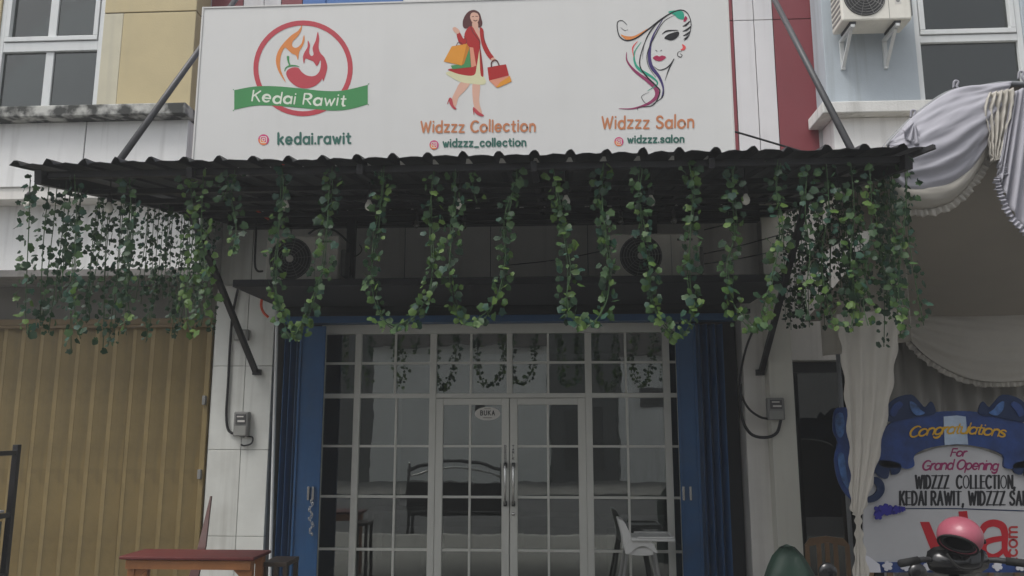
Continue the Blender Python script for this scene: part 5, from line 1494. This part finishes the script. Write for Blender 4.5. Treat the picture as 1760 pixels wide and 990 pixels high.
# black bench with arched rail
YBn = 2.0
Bn = thing('arched_bench', 'black bench with arched chrome rail standing on the street, mirrored in the glass', 'bench', (-2.0, YBn, -0.19))
xa, xb, za = -2.92, -1.05, 0.84
M_LEA = mat('black_leather', (0.010, 0.010, 0.011), 0.35)
MB().box(xa, xb, YBn, YBn + 0.06, 0.30, za, 0.01).build('backrest', M_LEA, Bn)
MB().box(xa, xb, YBn - 0.5, YBn - 0.002, 0.2, 0.298, 0.03).build('seat', M_LEA, Bn)
for x in (xa + 0.03, xb - 0.03):
    MB().tube([(x, YBn + 0.03, -0.18), (x, YBn + 0.03, za + 0.30)], 0.03, 10).build('post', M_DARK, Bn, True)
    MB().lathe((x, YBn + 0.03, za + 0.33), [(0.008, -0.03), (0.03, -0.015), (0.035, 0.005), (0.02, 0.03), (0.004, 0.038)], 'Z', 12).build('finial', M_CHROME, Bn, True)
    MB().box(x - 0.03, x + 0.03, YBn - 0.48, YBn - 0.42, -0.18, 0.199).build('leg', M_DARK, Bn)
for dz, r_, m in ((0.23, 0.03, M_DARK), (0.10, 0.02, M_CHROME)):
    pts = [(xa + (xb - xa) * t, YBn + 0.03, za + dz + 0.17 * math.sin(math.pi * t)) for t in [i / 16 for i in range(17)]]
    MB().tube(pts, r_, 8).build('arched_rail', m, Bn, True)

# slatted wooden chair by the dark doorway
q = P(1420, 921, 7.9)
W = thing('wooden_chair', 'brown wooden chair with three back slats by the dark doorway', 'chair', (q.x, 7.9, 0))
wch = 0.40
M_CH = mat('brown_chair_wood', (0.17, 0.10, 0.05), 0.5, 0.2, 6)
xc = q.x
MB().prism([(xc - wch / 2, q.z - 0.08), (xc - wch / 2 + 0.05, q.z - 0.02), (xc, q.z), (xc + wch / 2 - 0.05, q.z - 0.02), (xc + wch / 2, q.z - 0.08), (xc + wch / 2 - 0.04, q.z - 0.09), (xc, q.z - 0.055), (xc - wch / 2 + 0.04, q.z - 0.09)], 7.88, 7.91).build('crest_rail', M_CH, W)
for s in (-1, 1):
    MB().bar((xc + s * (wch / 2 - 0.02), 7.895, 0), (xc + s * (wch / 2 - 0.02), 7.895, q.z - 0.085), 0.035, 0.03).build('rear_leg', M_CH, W)
    MB().bar((xc + s * (wch / 2 - 0.02), 8.28, 0), (xc + s * (wch / 2 - 0.02), 8.28, 0.42), 0.035, 0.03).build('front_leg', M_CH, W)
for dx in (-0.075, 0.0, 0.075):
    MB().bar((xc + dx, 7.895, 0.47), (xc + dx, 7.895, q.z - 0.06), 0.04, 0.014).build('back_slat', M_CH, W)
MB().box(xc - wch / 2, xc + wch / 2, 7.92, 8.30, 0.43, 0.465, 0.006).build('seat', M_CH, W)

# green plastic bundle
q = P(1358, 942, 5.9)
v, f = [], []
nu, nv = 28, 16
for j in range(nv + 1):
    t = j / nv
    z = q.z * (1 - t)
    rr = 0.04 + 0.12 * min(1, t * 5) ** 0.6 * (1 + 0.5 * t)
    if j == 0: rr = 0.05
    for i in range(nu):
        a = 2 * math.pi * i / nu
        k = 1 + 0.16 * noise.noise(Vector((math.cos(a) * 1.5, math.sin(a) * 1.5, t * 3))) + 0.05 * math.sin(5 * a + 4 * t)
        sq = 1 / max(abs(math.cos(a + .3)), abs(math.sin(a + .3))) ** 0.5
        v.append((q.x + rr * k * sq * math.cos(a) + 0.04 * t, 5.95 + rr * k * sq * math.sin(a) * .8, z + 0.02 * noise.noise(Vector((a, t * 6, 4)))))
for j in range(nv):
    for i in range(nu):
        f.append((j * nu + i, j * nu + (i + 1) % nu, (j + 1) * nu + (i + 1) % nu, (j + 1) * nu + i))
f.append(tuple(range(nu)))
o = raw('green_bundle', v, f, mat('green_plastic_sheet', (0.008, 0.026, 0.017), 0.6, 0.25, 5, bump=0.3, bscale=25), None, True)
tag(o, 'bundle wrapped in dark green plastic sheet before the right pilaster', 'bundle')

# scooters and pink helmet
M_BLK = mat('black_scooter_paint', (0.010, 0.010, 0.011), 0.25, 0.1, coat=0.4)
M_RUB = mat('black_rubber', (0.012, 0.012, 0.012), 0.8, 0.1)
def scooter(label, x, y, zbar, mirrors=True, big=1.0):
    s = thing('scooter', label, 'scooter', (x, y, -0.003), 'scooters parked on the right')
    def loft(nm, secs, m):
        """secs: (y, z centre, half width, half height)"""
        v, f = [], []
        n_ = 14
        for (yy, zz, hw, hh) in secs:
            for k in range(n_):
                t = 2 * math.pi * k / n_
                ct, st_ = math.cos(t), math.sin(t)
                v.append((x + hw * math.copysign(abs(ct) ** .7, ct), y + yy, zz + hh * math.copysign(abs(st_) ** .7, st_)))
        for j in range(len(secs) - 1):
            for k in range(n_):
                f.append((j * n_ + k, j * n_ + (k + 1) % n_, (j + 1) * n_ + (k + 1) % n_, (j + 1) * n_ + k))
        f += [tuple(range(n_))[::-1], tuple((len(secs) - 1) * n_ + k for k in range(n_))]
        o = raw(nm, v, f, m, s, True)
        return o
    loft('handlebar_cowl', [(-0.09, zbar - 0.01, 0.03 * big, 0.02), (-0.06, zbar, 0.11 * big, 0.05), (0.0, zbar + 0.005, 0.13 * big, 0.06 * big), (0.07, zbar - 0.03, 0.10 * big, 0.06), (0.11, zbar - 0.05, 0.03, 0.03)], M_BLK)
    loft('front_shield', [(0.02, zbar - 0.30, 0.10, 0.22), (0.08, zbar - 0.36, 0.19, 0.26), (0.14, zbar - 0.38, 0.17, 0.26), (0.20, zbar - 0.36, 0.08, 0.2)], M_BLK)
    loft('floorboard', [(0.10, 0.34, 0.14, 0.05), (-0.15, 0.32, 0.16, 0.04), (-0.42, 0.36, 0.14, 0.06)], M_DARK)
    loft('rear_body', [(-0.38, 0.50, 0.10, 0.18), (-0.55, 0.58, 0.16, 0.18), (-0.85, 0.64, 0.15, 0.14), (-1.10, 0.68, 0.06, 0.06)], M_BLK)
    loft('seat', [(-0.36, 0.74, 0.08, 0.03), (-0.5, 0.77, 0.14, 0.05), (-0.8, 0.79, 0.14, 0.05), (-1.05, 0.82, 0.08, 0.03)], M_RUB)
    for sgn in (-1, 1):
        MB().tube([(x + sgn * 0.08, y, zbar), (x + sgn * 0.2, y - 0.03, zbar + 0.01), (x + sgn * 0.34, y - 0.10, zbar)], 0.016, 8).build('handlebar', M_DARK, s, True)
        MB().tube([(x + sgn * 0.24, y - 0.05, zbar + 0.008), (x + sgn * 0.36, y - 0.11, zbar - 0.001)], 0.022, 8).build('grip', M_RUB, s, True)
        if not mirrors: continue
        MB().tube([(x + sgn * 0.17, y, zbar + 0.01), (x + sgn * 0.20, y + 0.01, zbar + 0.07), (x + sgn * 0.26, y + 0.02, zbar + 0.12)], 0.006, 6).build('mirror_stem', M_DARK, s, True)
        MB().lathe((x + sgn * 0.29, y + 0.03, zbar + 0.14), [(0.05, -0.012), (0.062, 0.0), (0.058, 0.012), (0.03, 0.026)], 'Y', 16).build('mirror', M_BLK, s, True)
    for yy in (0.28, -0.86):
        w = MB().lathe((x, y + yy, 0.25), [(0.14, -0.03), (0.22, -0.05), (0.25, -0.02), (0.25, 0.02), (0.22, 0.05), (0.14, 0.03)], 'X', 24).build('tyre', M_RUB, s, True)
        MB().lathe((x, y + yy, 0.25), [(0.03, -0.05), (0.05, -0.04), (0.139, -0.02), (0.139, 0.02), (0.05, 0.04), (0.03, 0.05)], 'X', 16).build('rim', M_CHROME, w, True)
    loft('front_fender', [(0.06, 0.46, 0.05, 0.04), (0.2, 0.53, 0.075, 0.04), (0.34, 0.53, 0.075, 0.04), (0.5, 0.44, 0.05, 0.03)], M_BLK)
    MB().tube([(x, y + 0.28, 0.28), (x, y + 0.05, zbar - 0.06)], 0.028, 8).build('fork', M_DARK, s, True)
    return s
qh = P(1650, 922, 4.85)
scooter('black scooter carrying the pink helmet on its handlebar', qh.x + 0.02, 4.95, qh.z - 0.145, False, 1.35)
q2 = P(1440, 980, 5.7)
scooter('black scooter parked between the green bundle and the tied curtain', q2.x + 0.24, 5.72, q2.z - 0.16)
He = thing('helmet', 'pink open face helmet resting on the scooter handlebar', 'helmet', (qh.x, 4.85, qh.z - 0.12))
M_HP = mat('pink_helmet_shell', (0.34, 0.085, 0.12), 0.4, 0.12, 6, coat=0.2)
def helm(rad, cut):
    """shell of revolution about the axis of its mouth, so the rim is clean"""
    v, f = [], []
    nu, nv = 40, 20
    mouth = Vector((-0.50, -0.42, -0.76)).normalized()
    ax = mouth.cross(Vector((0, 0, 1))).normalized()
    ay = mouth.cross(ax).normalized()
    for j in range(nv + 1):
        t = R(179) - (R(179) - R(cut)) * j / nv
        for i in range(nu):
            a = 2 * math.pi * i / nu
            k = 1 + 0.05 * math.cos(2 * a)
            d = mouth * math.cos(t) + (ax * math.cos(a) + ay * math.sin(a)) * math.sin(t) * k
            v.append(Vector((d.x * rad, d.y * rad * 1.08, d.z * rad * 0.98)) + Vector((qh.x, 4.85, qh.z)))
    for j in range(nv):
        for i in range(nu):
            f.append((j * nu + i, j * nu + (i + 1) % nu, (j + 1) * nu + (i + 1) % nu, (j + 1) * nu + i))
    f.append(tuple(range(nu)))
    return v, f
v, f = helm(0.112, 58)
sh = raw('shell', v, f, M_HP, He, True)
sm = sh.modifiers.new('thickness', 'SOLIDIFY'); sm.thickness = 0.012; sm.offset = -1
v, f = helm(0.099, 54)
v2, f2 = helm(0.1125, 58)
rim = v2[-40:]
MB().tube([tuple(p) for p in rim] + [tuple(rim[0])], 0.006, 6, False).build('rim_trim', M_RUB, He, True)
ln = raw('lining', v, f, M_DARK, He, True)
sm = ln.modifiers.new('thickness', 'SOLIDIFY'); sm.thickness = 0.015; sm.offset = -1
MB().lathe((qh.x + 0.098, 4.80, qh.z - 0.02), [(0.008, 0.0), (0.014, 0.004), (0.012, 0.012)], 'X', 12).build('visor_pivot', M_DARK, He, True)
MB().tube(smooth_pts([Vector((qh.x + 0.10, 4.82, qh.z - 0.07)), Vector((qh.x + 0.06, 4.78, qh.z - 0.15)), Vector((qh.x - 0.04, 4.80, qh.z - 0.16)), Vector((qh.x - 0.09, 4.83, qh.z - 0.09))], 5), 0.007, 6).build('chin_strap', M_RUB, He, True)

# ================================================================== thin haze volume, added to lift the shadows
hz = MB().box(-61, 61, -61, 61, -1.2, 10.4).build('haze', None, None)
hm = bpy.data.materials.new('shadow_lift_haze')
hm.use_nodes = True
hn, hl = hm.node_tree.nodes, hm.node_tree.links
hn.clear()
ho = hn.new('ShaderNodeOutputMaterial')
hv = hn.new('ShaderNodeVolumePrincipled')
hv.inputs['Color'].default_value = (0.9, 0.92, 0.93, 1)
hv.inputs['Density'].default_value = 0.006
hv.inputs['Anisotropy'].default_value = 0.2
hl.new(hv.outputs[0], ho.inputs['Volume'])
hz.data.materials.clear()
hz.data.materials.append(hm)
tag(hz, 'thin pale haze added to lift the shadows', None, None, 'stuff')
